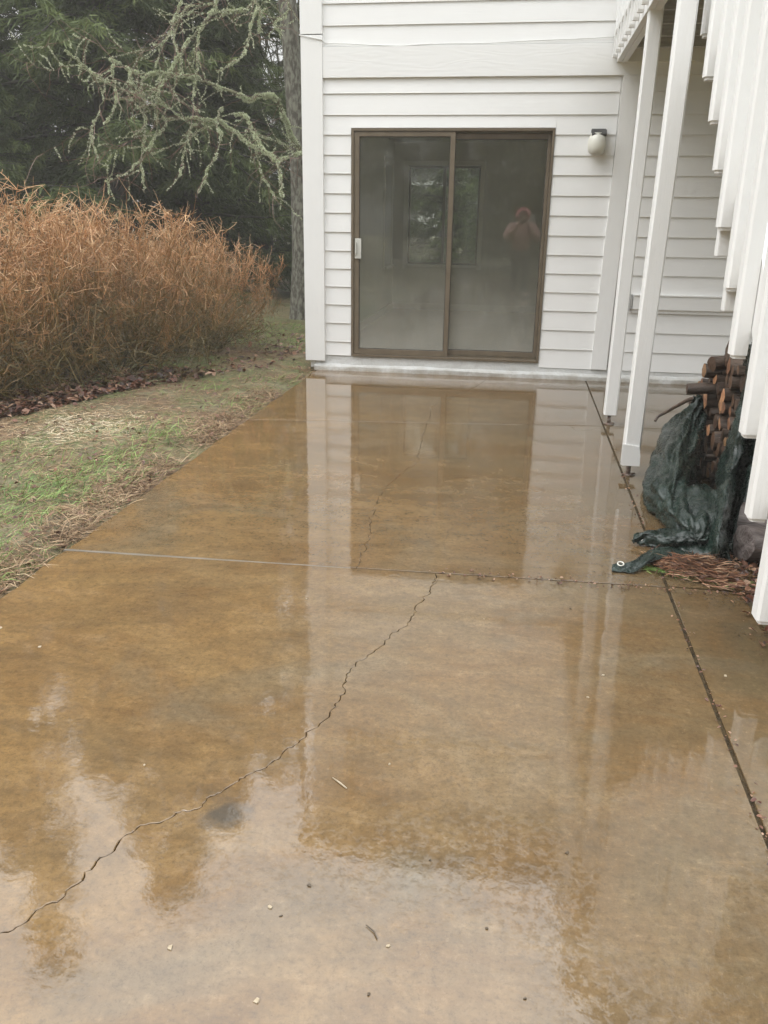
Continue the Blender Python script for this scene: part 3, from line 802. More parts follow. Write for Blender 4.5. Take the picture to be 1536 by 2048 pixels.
# roof
s = MB()
s.prism([(WY - .42, HZ + .02), (WY - .42, HZ + .17), (10.6, HZ + 1.25), (HY1 + .42, HZ + .17), (HY1 + .42, HZ + .02), (10.6, HZ + 1.1)], 'x', HX0 - .12, HX1 + .3)
rf = s.build("roof", M['roof'], house)
s = MB(); s.box(HX0 - .12, HX1 + .3, WY - .41, WY + .02, HZ - .012, HZ + .018); s.build("soffit", M['soffit'], rf)
# the taller wing over the deck side, shingled down to the eave
s = MB(); s.prism([(1.02, HZ - .03), (1.02, 7.0), (1.85, 8.25), (3.4, 10.2), (HX1 + .35, 7.4), (HX1 + .35, HZ - .03)], 'y', WY - .43, 12.2)
s.build("wing_roof", M['roof'], house)
s = MB(); s.prism([(yw1, HZ), (HY1, HZ), (10.6, HZ + 1.08)], 'x', HX0 + .001, HX0 + .1); s.build("gable", M['paint_h'], house)

# sliding door: outer frame, one sliding panel in front, one fixed panel behind, misted glass
fm = MB(); t = .022
ya, yb = WY - .006, WY + .115
fm.box(DX0, DX0 + t, ya, yb, DZ0, DZ1, c=.002); fm.box(DX1 - t, DX1, ya, yb, DZ0, DZ1, c=.002)
fm.box(DX0 + t, DX1 - t, ya, yb, DZ1 - t, DZ1, c=.002)
fm.box(DX0 + t, DX1 - t, ya - .006, yb, DZ0, DZ0 + .020, c=.002)
fm.box(DX0 + t, DX1 - t, ya + .052, ya + .060, DZ0 + .020, DZ0 + .032)
fm.box(DX0 + t, DX1 - t, ya + .052, ya + .060, DZ1 - t - .012, DZ1 - t)
door = fm.build("sliding_door", M['bronze'], house)
XM = -0.640
def panel(x0, x1, y0, y1, z0, z1, st, top, bot, right_st=None):
    p = MB(); rs = right_st or st
    p.box(x0, x0 + st, y0, y1, z0, z1, c=.0025); p.box(x1 - rs, x1, y0, y1, z0, z1, c=.0025)
    p.box(x0 + st, x1 - rs, y0, y1, z1 - top, z1, c=.0025); p.box(x0 + st, x1 - rs, y0, y1, z0, z0 + bot, c=.0025)
    pn = p.build("door_panel", M['bronze'], door)
    q = MB(); ym = (y0 + y1) / 2
    q.box(x0 + st - .002, x1 - rs + .002, ym - .003, ym + .003, z0 + bot - .002, z1 - top + .002)
    gl = q.build("glass_pane", M['glass'], door)
    q = MB()
    for a_ in ((x0 + st, x0 + st + .006, z0 + bot, z1 - top), (x1 - rs - .006, x1 - rs, z0 + bot, z1 - top)):
        q.box(a_[0], a_[1], y0 + .008, y1 - .008, a_[2], a_[3])
    q.box(x0 + st + .006, x1 - rs - .006, y0 + .008, y1 - .008, z0 + bot, z0 + bot + .006); q.box(x0 + st + .006, x1 - rs - .006, y0 + .008, y1 - .008, z1 - top - .006, z1 - top)
    q.build("gasket", M['bronze_dark'], door)
panel(DX0 + t + .002, XM, WY + .006, WY + .038, DZ0 + .022, DZ1 - t - .003, .048, .042, .052, .042)
panel(XM - .044, DX1 - t - .002, WY + .058, WY + .090, DZ0 + .034, DZ1 - t - .016, .040, .045, .050, .030)
q = MB(); q.box(DX0 + .036, DX0 + .097, WY - .012, WY + .007, 1.065, 1.247, c=.005)
q.box(DX0 + .040, DX0 + .052, WY - .030, WY - .011, 1.10, 1.215, c=.004)
hd = q.build("handle", M['handle'], door)
# wall light: grey bracket cap over an opal jar
lamp = empty("wall_light", (0.593, WY, 2.08), "white opal glass jar light under grey cap on siding", "wall light")
q = MB()
q.prism([(.012, .048), (.012, .098), (-.035, .104), (-.100, .092), (-.128, .058), (-.118, .046)], 'x', -.052, .072)
cap = q.build("cap", M['fixture'], lamp)
q = MB(); q.prism([(.012, .04), (.012, .108), (-.01, .110), (-.018, .04)], 'x', -.048, .070); q.build("wall_plate", M['fixture'], lamp)
q = MB(); q.lathe([(0.0, -.112), (.022, -.110), (.048, -.100), (.066, -.082), (.076, -.050), (.078, -.012), (.074, .020), (.066, .044), (.056, .056), (.056, .070)], (0, -.072, 0), 32)
q.build("globe", M['globe'], lamp)
# cable tacked across the wall
q = MB()
r = random.Random(4)
P = []
for i in range(61):
    u = i / 60; x = -1.83 + u * 2.5
    zc = 2.885 - 0.045 * math.sin(u * math.pi * 1.0) ** 0.6 * (1 - .7 * u) + 0.006 * math.sin(u * 19) * (1 - u) + .012 * u
    P.append((x, WY - .012 - .004 * math.sin(u * 23) ** 2 * (1 - u), zc))
q.tube([(-2.048, WY + .1, 2.96), (-2.050, WY - .03, 2.945), (-1.95, WY - .033, 2.925), (-1.85, WY - .030, 2.905)] + P, .0042, 6)
cb = q.build("wall_cable", M['cable'], None)
tag(cb, "thin white cable running across siding above the door", "cable")

# ------------------------------------------------------------------ upper deck
deck = empty("deck", (0, 0, 0), "raised white wooden deck with square balusters on tall posts", "deck")
DKX = 0.70; DKY0 = 5.10
q = MB()
q.box(DKX, DKX + .040, DKY0, WY - .02, 2.705, 2.90, c=.003)
q.box(DKX + .042, DKX + .085, DKY0, WY - .02, 2.70, 2.86, c=.003)
o = q.build("rim_beam", M['paint_y'], deck)
q = MB(); q.box(DKX + .09, 4.6, DKY0, DKY0 + .04, 2.705, 2.90, c=.003); q.build("front_beam", M['paint_h'], deck)
q = MB(); q.box(DKX + .088, 4.6, WY - .060, WY - .0165, 2.70, 2.865, c=.003); q.build("ledger", M['paint_h'], deck)
q = MB(); y = DKY0 + .04
while y < WY - .07:
    q.box(DKX - .03, 4.6, y, min(y + .138, WY - .02), 2.902, 2.938); y += .146
q.build("deck_boards", M['under'], deck)
y = DKY0 + .42
while y < WY - .2:
    q = MB(); q.box(DKX + .088, 4.6, y, y + .04, 2.72, 2.895); q.build("joist", M['under'], deck); y += .42
def baluster(parent, x, y, zb, zt, wx=.038, wy=.038, cut=.018, lean=0.0, mat='paint_v'):
    q = MB()
    q.prism([(y, zb + cut), (y + cut * .4, zb), (y + wy, zb), (y + wy, zt), (y, zt)], 'x', x, x + wx)
    b = q.build("baluster", M[mat], parent)
    return b
y = WY - .075
k = 0
while y > DKY0 + .02:
    baluster(deck, DKX - .040, y, 2.735, 3.86, .038, .038)
    y -= .232
q = MB(); q.box(DKX - .045, DKX + .045, DKY0, WY - .002, 3.86, 3.90, c=.004); q.build("top_rail", M['paint_y'], deck)
q = MB(); q.box(DKX, DKX + .038, DKY0, WY - .002, 3.765, 3.858, c=.004); q.build("sub_rail", M['paint_y'], deck)
def post(x0, y0, wx, wy, zb, zt, leanx, seed):
    q = MB(); nz = 14; vs = []; fs = []; c = .009
    r = random.Random(seed)
    for i in range(nz + 1):
        t_ = i / nz; z = zb + (zt - zb) * t_; dx = leanx * t_ + .0015 * math.sin(t_ * 9 + seed); s_ = 1 + .004 * r.uniform(-1, 1)
        if i == 0: z += 0
        a0, a1, b0, b1 = x0 + dx, x0 + dx + wx * s_, y0, y0 + wy * s_
        vs += [(a0 + c, b0, z), (a1 - c, b0, z), (a1, b0 + c, z), (a1, b1 - c, z), (a1 - c, b1, z), (a0 + c, b1, z), (a0, b1 - c, z), (a0, b0 + c, z)]
    for i in range(nz):
        for j in range(8):
            fs.append((i * 8 + j, i * 8 + (j + 1) % 8, (i + 1) * 8 + (j + 1) % 8, (i + 1) * 8 + j))
    fs += [tuple(range(8))[::-1], tuple(nz * 8 + j for j in range(8))]
    q.add(vs, fs)
    p = q.build("post", M['paint_v'], deck)
    q = MB(); cx_, cy_ = x0 + wx / 2, y0 + wy / 2
    q.box(cx_ - .044, cx_ + .044, cy_ - .040, cy_ + .040, zb - .005, zb - .0005)
    q.tube([(cx_, cy_, .004), (cx_, cy_, zb - .004)], .0135, 10)
    q.lathe([(0, .0), (.030, .0), (.028, .006), (.018, .009), (.0, .009)], (cx_, cy_, .001), 12)
    q.tube([(cx_ - .038, cy_ - .012, .006), (cx_ - .012, cy_, .010), (cx_ + .02, cy_ - .006, .012), (cx_ + .04, cy_ + .012, .006)], .005, 6)
    q.build("post_base", M['steel'], p)
    return p
post(.683, 6.29, .092, .092, .078, 2.93, .030, 1)
p2 = post(.669, 4.945, .095, .095, .075, 2.90, .036, 2)
q = MB(); q.prism([(.660, .078), (.672, .071), (.770, .071), (.768, .13), (.758, .19), (.661, .20)], 'y', 4.938, 4.945 - .0005)   # thick old paint at the foot
q.build("paint_drip", M['paint_v'], p2)

# ------------------------------------------------------------------ stairs down to the yard
stairs = empty("staircase", (0, 0, 0), "white wooden staircase with close set square balusters beside the patio", "staircase")
BX = 0.846
BAL = [(5.052, 2.327), (4.845, 2.100), (4.547, 1.871), (4.293, 1.641), (4.057, 1.396), (3.749, 1.161), (3.513, 0.920), (3.176, 0.680), (2.937, 0.438), (2.671, 0.171)]
for k, (y, zb) in enumerate(BAL):
    q = MB()
    wx, wy = .060, .062
    zt = zb + 1.52
    q.prism([(BX + .010, y), (BX + wx, y), (BX + wx, y + wy), (BX, y + wy), (BX, y + .010)], 'z', zb + .014, zt)
    q.prism([(BX + .018, y + .008), (BX + wx - .002, y + .008), (BX + wx - .002, y + wy - .002), (BX + .010, y + wy - .002), (BX + .010, y + .016)], 'z', zb, zb + .0138)
    q.build("baluster", M['paint_v'], stairs)
# the two short blocks showing below their balusters
q = MB(); q.box(BX + .020, BX + .075, 4.11, 4.175, 1.285, 1.80, c=.006); q.build("stair_block", M['paint_v'], stairs)
q = MB(); q.box(BX + .012, BX + .070, 3.80, 3.86, 1.075, 1.50, c=.006); q.build("stair_block", M['paint_v'], stairs)
slope = (2.327 - 0.171) / (5.052 - 2.671)
def zs(y, o): return 0.171 + o + slope * (y - 2.671)
for x in (BX + .0625, 1.80):
    q = MB()
    q.prism([(2.62, zs(2.62, .10)), (5.11, zs(5.11, .10)), (5.11, zs(5.11, .36)), (2.62, zs(2.62, .36))], 'x', x, x + .038)
    q.build("stringer", M['paint_y'], stairs)
z = .36; k = 0
while z < 2.80:
    y = 2.671 + (z - .171 - .33) / slope
    q = MB(); q.box(BX + .102, 1.798, y, y + .235, z - .038, z, c=.003); q.box(BX + .102, 1.798, y + .215, y + .233, z + .001, z + .150); q.build("tread", M['paint_h'], stairs); z += .19
q = MB(); zo = 1.52
q.prism([(2.60, zs(2.60, zo)), (5.12, zs(5.12, zo)), (5.12, zs(5.12, zo) + .045), (2.60, zs(2.60, zo) + .045)], 'x', BX - .02, BX + .085)
q.build("handrail", M['paint_y'], stairs)

# ------------------------------------------------------------------ firewood under the stairs
def log_mesh(rad, length, seed, knobbly=.12, n=14, seg=9, bend=.02, squash=1.0):
    """along +X from 0 to length; end faces use the second material"""
    r = random.Random(seed); q = MB(); vs = []; fs = []
    ph = [r.uniform(0, 6.28) for _ in range(4)]
    for i in range(seg + 1):
        t_ = i / seg; x = t_ * length
        cy = bend * math.sin(t_ * 3 + ph[0]); cz = bend * math.cos(t_ * 2.4 + ph[1])
        for j in range(n):
            an = 2 * math.pi * j / n
            rr = rad * (1 + knobbly * (math.sin(an * 2 + ph[2]) * .5 + math.sin(an * 3 + ph[3]) * .35 + r.uniform(-.28, .28)) + .05 * math.sin(t_ * 5 + ph[1]))
            vs.append((x + (r.uniform(-.3, .3) * rad * .15 if i in (0, seg) else 0), cy + rr * math.cos(an), cz + rr * math.sin(an) * squash))
    for i in range(seg):
        for j in range(n):
            fs.append((i * n + j, i * n + (j + 1) % n, (i + 1) * n + (j + 1) % n, (i + 1) * n + j))
    q.add(vs, fs, 0, True)
    for base, sgn, x in ((0, 1, -.004), (seg * n, -1, length + .004)):
        o = len(q.v); ring = [q.v[base + j] for j in range(n)]
        cy = sum(p[1] for p in ring) / n; cz = sum(p[2] for p in ring) / n
        q.add(ring + [(x, cy, cz)], [((j + 1) % n, j, n) if sgn > 0 else (j, (j + 1) % n, n) for j in range(n)], 1)
    return q
log_parts = []
def add_log(loc, rad, length, seed, label, rot=(0, 0, 0), mats=None, squash=1.0, name="firewood_log", knob=.12, group="firewood logs stacked under the stairs", n=14):
    q = log_mesh(rad, length, seed, knob, n, squash=squash)
    o = q.build(name, mats or [M['logbark'], M['endgrain']])
    o.location = loc; o.rotation_euler = rot
    tag(o, label, "log", group)
    return o
def pile_top(y):      # the heap falls away towards the house
    return float(np.interp(y, [4.2, 4.75, 5.05, 5.45, 5.95, 6.5], [.72, .77, .70, .46, .28, .02]))
r = random.Random(31)
placed = []
cand = []
big = [(5.02, .470, .066), (4.80, .50, .050), (4.70, .40, .046), (4.90, .30, .042), (4.92, .62, .043), (4.66, .58, .042)]
for y, z, rad in big: placed.append((y, z, rad))
z = .05
tries = 0
while tries < 5200:
    tries += 1
    rad = r.choice([.030, .036, .042, .048, .055])
    y = r.uniform(4.45, 5.62); z = r.uniform(rad, .85)
    if z + rad * .6 > pile_top(y): continue
    if all(math.hypot(y - a, z - b) > (rad + c) * .93 for a, b, c in placed): placed.append((y, z, rad))
ends = ["dark brown", "pale tan", "reddish brown", "grey brown"]
for k, (y, z, rad) in enumerate(placed):
    s_ = 1.0
    lab = {0: "thick round firewood log with large red brown sawn end in middle of woodpile"}.get(k)
    if lab is None:
        if k < len(big):
            lab = ["", "firewood log with pale split end in upper right of woodpile opening", "firewood log with thin tan end below the pale split log", "firewood log with narrow reddish end low in woodpile opening",
                   "firewood log with tan split end just under the top logs", "slim pale firewood log at right edge of woodpile opening by the tarp"][k]
        else:
            lab = None
    dx = r.uniform(-.012, .03)
    add_log((1.13 + dx - (.012 if k < len(big) else 0), y, z), rad, r.uniform(.42, .56), 100 + k, lab or "small dark wet firewood log packed inside the woodpile", (r.uniform(0, 3), 0, r.uniform(-.09, .09)), squash=r.uniform(.62, 1.0), knob=.2, n=r.choice([6, 7, 9, 13]), mats=[M['logbark'], M['endlight']] if k < len(big) else None)
# the loose ones on top that stick out
add_log((0.985, 4.985, .545), .036, .60, 501, "long thin firewood log sticking out left from the woodpile", (0, -.03, -.06))
add_log((1.06, 4.95, .635), .040, .58, 502, "bark covered log lying second below the top of woodpile", (0, -.02, .05))
add_log((1.07, 4.80, .715), .042, .55, 503, "crooked knobbly log near top left of the woodpile", (0, -.10, .25), knob=.2)
add_log((1.12, 4.66, .735), .045, .55, 504, "wide grey brown log lying on top of woodpile", (0, .03, -.05))
add_log((1.145, 4.72, .74), .022, .16, 505, "short upright stick standing on top of woodpile", (0, -1.45, 0), knob=.2)
# stub and weathered rounds at the near end, on bare soil
for k, (loc, rad, ln, rot, lab) in enumerate([
    ((1.06, 3.66, .085), .085, .36, (0, 0.05, .35), "grey weathered log lying beside the tarp edge on soil"),
    ((1.12, 3.98, .13), .085, .42, (0, -.1, -.5), "pale rotten log leaning on the tarp below the stairs"),
    ((1.18, 3.40, .08), .08, .36, (0, .04, .1), "dark weathered log nearest the patio joint on soil"),
    ((1.17, 3.72, .215), .06, .36, (0, .05, -.12), "small grey log on top of the weathered logs by tarp"),
    ]):
    add_log(loc, rad, ln, 700 + k, lab, rot, [M['greylog'], M['greylog']], .85, "weathered_log", .2, "weathered logs on the soil by the tarp")
q = MB()
tw = catmull([[0.935, 5.58, .205], [0.955, 5.60, .235], [1.00, 5.58, .27], [1.03, 5.42, .345], [1.09, 5.25, .43], [1.20, 5.10, .47]], 5)
q.tube(tw, list(np.linspace(.0085, .0135, len(tw))), 7)
q.add([tuple(Vector(tw[0]) + Vector((math.cos(a_) * .009 * .3 - .002, math.cos(a_) * .009 * .7, math.sin(a_) * .009))) for a_ in np.linspace(0, 6.283, 9)[:-1]], [tuple(range(8))], 1)
st = q.build("stick", [M['logbark'], M['skin']]); tag(st, "bent brown stick with pale cut end poking out above the tarp", "stick")

# ------------------------------------------------------------------ tarpaulin
def patch(q, G_, ku=9, kv=9, amp=.010, seed=0, wr=(16, 5)):
    G_ = np.array(G_, float)
    rows_ = np.array([catmull(row, ku) for row in G_])
    full = np.array([catmull(rows_[:, j], kv) for j in range(rows_.shape[1])]).transpose(1, 0, 2)
    nv, nu = full.shape[:2]
    du = np.gradient(full, axis=1); dv = np.gradient(full, axis=0)
    nrm = np.cross(du, dv); nrm /= np.linalg.norm(nrm, axis=2, keepdims=True) + 1e-9
    uu, vv = np.meshgrid(np.linspace(0, 1, nu), np.linspace(0, 1, nv))
    n1 = 1 - abs(vnoise(uu * wr[0] + vv * 3, vv * wr[1] - uu * 2, seed, 3) * 2 - 1)
    n2 = 1 - abs(vnoise(uu * 17 + vv * 9, vv * 15, seed + 7, 3) * 2 - 1)
    d = ((n1 ** 2 - .6) * 1.3 + (n2 ** 2 - .55) * .42) * amp
    full = full + nrm * d[..., None]
    full[..., 2] = np.maximum(full[..., 2], .004)
    o = len(q.v)
    q.v += [tuple(p) for p in full.reshape(-1, 3)]
    for i in range(nv - 1):
        for j in range(nu - 1):
            a = o + i * nu + j
            q.f.append((a, a + 1, a + nu + 1, a + nu)); q.mi.append(0); q.sm.append(True)
T1 = [[[1.072, 5.166, 0.44], [1.087, 5.164, 0.45], [1.097, 5.161, 0.46], [1.112, 5.195, 0.46], [1.132, 5.251, 0.45]], [[1.018, 5.596, 0.18], [1.0, 5.187, 0.28], [1.022, 5.013, 0.33], [1.079, 5.073, 0.34], [1.132, 5.121, 0.35]], [[0.884, 5.231, 0.1], [0.877, 4.717, 0.22], [0.929, 4.63, 0.26], [1.012, 4.718, 0.27], [1.122, 4.99, 0.26]], [[0.783, 4.816, 0.04], [0.778, 4.353, 0.15], [0.83, 4.242, 0.2], [0.946, 4.449, 0.2], [1.121, 4.953, 0.15]], [[0.744, 4.571, 0.01], [0.75, 4.187, 0.08], [0.801, 4.025, 0.15], [0.929, 4.274, 0.13], [1.076, 4.788, 0.06]], [[0.755, 4.338, 0.008], [0.775, 4.086, 0.05], [0.817, 3.823, 0.12], [0.909, 3.861, 0.15], [1.016, 4.133, 0.18]], [[0.828, 4.089, 0.008], [0.828, 3.902, 0.05], [0.845, 3.712, 0.09], [0.912, 3.73, 0.1], [0.962, 3.762, 0.14]]]
T2 = [[[1.129, 4.427, 0.86], [1.088, 4.157, 0.9], [1.133, 4.203, 0.9], [1.202, 4.256, 0.9], [1.285, 4.313, 0.9]], [[1.252, 4.878, 0.5], [1.167, 4.424, 0.6], [1.2, 4.394, 0.62], [1.281, 4.478, 0.62], [1.39, 4.571, 0.62]], [[1.173, 4.646, 0.38], [1.119, 4.277, 0.47], [1.206, 4.413, 0.45], [1.264, 4.395, 0.47], [1.376, 4.506, 0.45]], [[1.14, 4.592, 0.24], [1.093, 4.214, 0.34], [1.197, 4.383, 0.3], [1.209, 4.238, 0.34], [1.338, 4.412, 0.3]], [[1.086, 4.448, 0.14], [1.008, 3.892, 0.28], [1.172, 4.312, 0.16], [1.157, 4.115, 0.22], [1.279, 4.334, 0.16]], [[0.999, 4.023, 0.1], [0.956, 3.692, 0.2], [1.092, 4.091, 0.07], [1.086, 3.918, 0.13], [1.186, 4.138, 0.06]], [[0.94, 3.797, 0.04], [0.92, 3.554, 0.12], [1.006, 3.804, 0.03], [1.029, 3.769, 0.05], [1.099, 3.927, 0.02]], [[0.896, 3.668, 0.012], [0.922, 3.593, 0.03], [0.974, 3.664, 0.015], [1.02, 3.745, 0.01], [1.061, 3.828, 0.01]]]
T3 = [[[0.612, 3.846, 0.03], [0.692, 3.903, 0.04], [0.783, 3.915, 0.06], [0.849, 3.797, 0.09], [0.921, 3.745, 0.1]], [[0.599, 3.791, 0.03], [0.658, 3.808, 0.06], [0.749, 3.779, 0.07], [0.831, 3.755, 0.085], [0.908, 3.705, 0.09]], [[0.6, 3.791, 0.02], [0.654, 3.801, 0.05], [0.737, 3.752, 0.045], [0.821, 3.742, 0.06], [0.894, 3.729, 0.07]], [[0.609, 3.807, 0.012], [0.67, 3.786, 0.012], [0.754, 3.769, 0.015], [0.834, 3.784, 0.02], [0.891, 3.719, 0.03]], [[0.616, 3.82, 0.01], [0.679, 3.786, 0.008], [0.762, 3.769, 0.008], [0.833, 3.746, 0.01], [0.881, 3.677, 0.012]]]
T4 = [[[0.487, 3.535, 0.008], [0.525, 3.519, 0.02], [0.574, 3.527, 0.03], [0.632, 3.62, 0.035], [0.693, 3.712, 0.03], [0.765, 3.713, 0.035], [0.847, 3.68, 0.03]], [[0.478, 3.484, 0.012], [0.52, 3.481, 0.012], [0.57, 3.487, 0.018], [0.623, 3.523, 0.04], [0.686, 3.617, 0.045], [0.757, 3.631, 0.045], [0.85, 3.625, 0.04]], [[0.475, 3.447, 0.006], [0.521, 3.451, 0.006], [0.567, 3.449, 0.008], [0.619, 3.508, 0.02], [0.679, 3.558, 0.035], [0.76, 3.609, 0.03], [0.861, 3.629, 0.03]]]
q = MB()
patch(q, T1, 14, 11, .040, 3, (8, 5))
patch(q, T2, 14, 11, .034, 5, (7, 4))
patch(q, T3, 12, 8, .014, 8, (5, 3))
patch(q, T4, 10, 10, .009, 9, (6, 3))
# filler sheet tucked behind, between the flap and the right-hand fold
T5 = [[[.84, 4.25, .16], [.93, 4.15, .20], [1.02, 4.1, .2]], [[.80, 3.95, .10], [.90, 3.9, .14], [1.0, 3.85, .15]], [[.80, 3.72, .012], [.90, 3.66, .012], [1.0, 3.6, .012]]]
patch(q, T5, 8, 8, .015, 12, (4, 3))
tp = q.build("tarpaulin", M['tarp'])
tag(tp, "crumpled dark green tarpaulin draped over the firewood stack", "tarp")
md = tp.modifiers.new("thick", 'SOLIDIFY'); md.thickness = .0022; md.offset = 0
def grommet(loc, rx, rz, r0=.011):
    q = MB(); n = 18; R_, r_ = r0, .0035
    vs = []; fs = []
    for i in range(n):
        a = 2 * math.pi * i / n
        for j in range(6):
            b = 2 * math.pi * j / 6
            vs.append(((R_ + r_ * math.cos(b)) * math.cos(a), (R_ + r_ * math.cos(b)) * math.sin(a), r_ * .6 * math.sin(b)))
    for i in range(n):
        for j in range(6):
            fs.append((i * 6 + j, ((i + 1) % n) * 6 + j, ((i + 1) % n) * 6 + (j + 1) % 6, i * 6 + (j + 1) % 6))
    q.add(vs, fs, 0, True)
    o = q.build("grommet", M['grommet'], tp); o.location = loc; o.rotation_euler = (rx, 0, rz)
grommet((.515, 3.50, .024), .35, 0, .013)
grommet((.650, 3.80, .022), 1.1, .3, .008)
grommet((.775, 4.50, .035), .9, .5, .008)

# ------------------------------------------------------------------ blades, needles and leaves
def blades(name, n, region, mat, length, width, flat, seed, agef=None, lift=.0, curve=.5, parent=None, dens=None, zfun=None, dirbias=None):
    """thin bent blades: two quads each. region(rng,n)->x,y"""
    g_ = np.random.default_rng(seed)
    x, y = region(g_, n)
    if dens is not None:
        keep = g_.random(len(x)) < dens(x, y); x, y = x[keep], y[keep]
    n = len(x)
    z = (zfun or ground_z)(x, y) + lift
    az_ = g_.uniform(0, 2 * np.pi, n)
    if dirbias is not None: az_ = np.where(g_.random(n) < .75, dirbias + g_.normal(0, .45, n), az_)
    el = np.clip(g_.normal(flat[0], flat[1], n), 0.02, 1.5)
    ln = g_.uniform(length[0], length[1], n); wd = g_.uniform(width[0], width[1], n)
    d = np.stack([np.cos(az_) * np.cos(el), np.sin(az_) * np.cos(el), np.sin(el)], 1)
    s = np.stack([-np.sin(az_), np.cos(az_), np.zeros(n)], 1)
    rl = g_.uniform(-1, 1, n)
    s = s + np.cross(d, s) * rl[:, None] * .8; s /= np.linalg.norm(s, axis=1, keepdims=True)
    p0 = np.stack([x, y, z], 1)
    p1 = p0 + d * ln[:, None] * .5
    d2 = d.copy(); d2[:, 2] -= curve * g_.random(n) + .05; d2 /= np.linalg.norm(d2, axis=1, keepdims=True)
    p2 = p1 + d2 * ln[:, None] * .5
    p2[:, 2] = np.maximum(p2[:, 2], z + .002); 
    h = s * wd[:, None] * .5
    V = np.stack([p0 - h, p0 + h, p1 - h * .9, p1 + h * .9, p2 - h * .25, p2 + h * .25], 1).reshape(-1, 3)
    b = np.arange(n)[:, None] * 6
    F = np.concatenate([b + np.array([0, 1, 3, 2]), b + np.array([2, 3, 5, 4])])
    age = np.repeat(g_.random(n) if agef is None else agef(g_, x, y), 6)
    o = np_mesh(name, V, F, mat, parent, age, 'stuff')
    return o
def lawn_region(g_, n):
    # denser near the camera, thinner further off
    y = 2.2 + (g_.random(n) ** 1.5) * 9.5
    x = -1.90 - (g_.random(n) ** 1.25) * (2.2 + .25 * y)
    return x, y
def bush_front(y): return np.interp(y, [2, 5.6, 6.5, 7.5, 8.1, 9.5, 12], [-4.6, -3.75, -3.45, -2.95, -2.55, -2.5, -2.7])
def green_band(x, y):
    d = (SL_X0 - x)
    m1 = np.exp(-((d - (.50 - .03 * (y - 3))) / .17) ** 2) * np.clip((5.9 - y) / .8, 0, 1)
    m2 = np.clip((vnoise(x * 1.9, y * 1.9, 44, 3) - .55) * 5, 0, 1) * .45
    far_ = np.clip((y - 9.0) / 1.0, 0, 1)
    near = np.clip(1 - abs(d - .18) / .15, 0, 1) * np.clip((3.35 - y) / .4, 0, 1) * .5
    return np.clip(m1 * (.35 + 1.0 * vnoise(x * 3.2, y * 3.2, 21, 3)) + m2 + far_ * .8 + near, 0, 1) * np.clip(d / .06, 0, 1)
blades("grass", 52000, lawn_region, M['grass'], (.035, .115), (.0022, .0050), (.55, .35), 5, dens=green_band, curve=.9, dirbias=.6)
tag(bpy.data.objects["grass"], "patches of green grass in the rough lawn beside the patio", "grass")
blades("moss", 46000, lawn_region, M['grass'], (.008, .022), (.0015, .0035), (.8, .4), 6,
       agef=lambda g_, x, y: np.clip(.35 + g_.random(len(x)) * .5, 0, 1), dens=lambda x, y: np.clip((vnoise(x * 2.6, y * 2.6, 61, 4) - .47) * 4, 0, .8) * (x < SL_X0 - .03))
tag(bpy.data.objects["moss"], "short green moss growing through the dead needles of the lawn", "moss")
pale = lambda x, y: np.exp(-(((x + 2.95) / .55) ** 2 + ((y - 5.35) / .60) ** 2))
blades("needle_litter", 95000, lawn_region, M['straw'], (.02, .085), (.0018, .0042), (.10, .14), 7, lift=.004, curve=.2,
       agef=lambda g_, x, y: np.clip(g_.random(len(x)) * .62 + .55 * pale(x, y) + .25 * (vnoise(x * 4, y * 4, 5, 3) - .5), 0, 1),
       dens=lambda x, y: np.clip(.45 + pale(x, y) + .9 * (vnoise(x * 2.4, y * 2.4, 90, 3) - .5), .1, 1) * np.clip((SL_X0 + .03 - x) / .05, .0, 1))
tag(bpy.data.objects["needle_litter"], "straw coloured dead needles and twigs scattered over the lawn", "needle litter")
def edge_region(g_, n):
    y = 1.2 + g_.random(n) ** 1.3 * 7; x = SL_X0 - .02 - np.abs(g_.normal(0, .14, n)); return x, y
blades("edge_straw", 15000, edge_region, M['straw'], (.03, .11), (.0018, .004), (.22, .22), 17, lift=.006, curve=.5,
       agef=lambda g_, x, y: g_.random(len(x)) * .75, dens=lambda x, y: np.clip((vnoise(x * 1.5, y * 2.2, 70, 3) - .33) * 4, 0, 1))
tag(bpy.data.objects["edge_straw"], "wet brown straw and bark bits along the edge of patio", "straw")
def leaf_scatter(name, n, region, mat, size, seed, label, zoff=.006, kind='stuff', zfun=None, agef=None):
    g_ = np.random.default_rng(seed)
    x, y = region(g_, n); n = len(x)
    z = (zfun or ground_z)(x, y) + zoff + g_.random(n) * .02
    a = g_.uniform(0, 6.28, n); s = g_.uniform(size[0], size[1], n)
    tilt = g_.normal(0, .35, (n, 2))
    u = np.stack([np.cos(a), np.sin(a), tilt[:, 0]], 1) * s[:, None]
    v = np.stack([-np.sin(a), np.cos(a), tilt[:, 1]], 1) * s[:, None] * .62
    c = np.stack([x, y, z], 1)
    cup = np.zeros((n, 3)); cup[:, 2] = s * .25
    V = np.stack([c - u, c - u * .35 - v + cup, c + u * .45 - v * .8 + cup, c + u, c + u * .45 + v * .8 + cup * 1.3, c - u * .35 + v + cup * .8], 1).reshape(-1, 3)
    b = np.arange(n)[:, None] * 6
    F = np.concatenate([b + np.array([0, 1, 2, 3]), b + np.array([0, 3, 4, 5])])
    o = np_mesh(name, V, F, mat, None, np.repeat(g_.random(n) if agef is None else agef(g_, x, y), 6), kind)
    return tag(o, label)
def under_bush(g_, n):
    y = g_.uniform(4.6, 10.5, n); f = bush_front(y); x = f + .18 - np.abs(g_.normal(0, .55, n)); x = np.where(y < 5.6, x - .05, x); k = g_.random(n) < np.interp(y, [6.0, 7.0, 8.0], [1, .35, .05]); return x[k], y[k]
leaf_scatter("dead_leaves", 7000, under_bush, M['deadleaf'], (.014, .042), 8, "red brown wet fallen leaves under the bare shrubs")
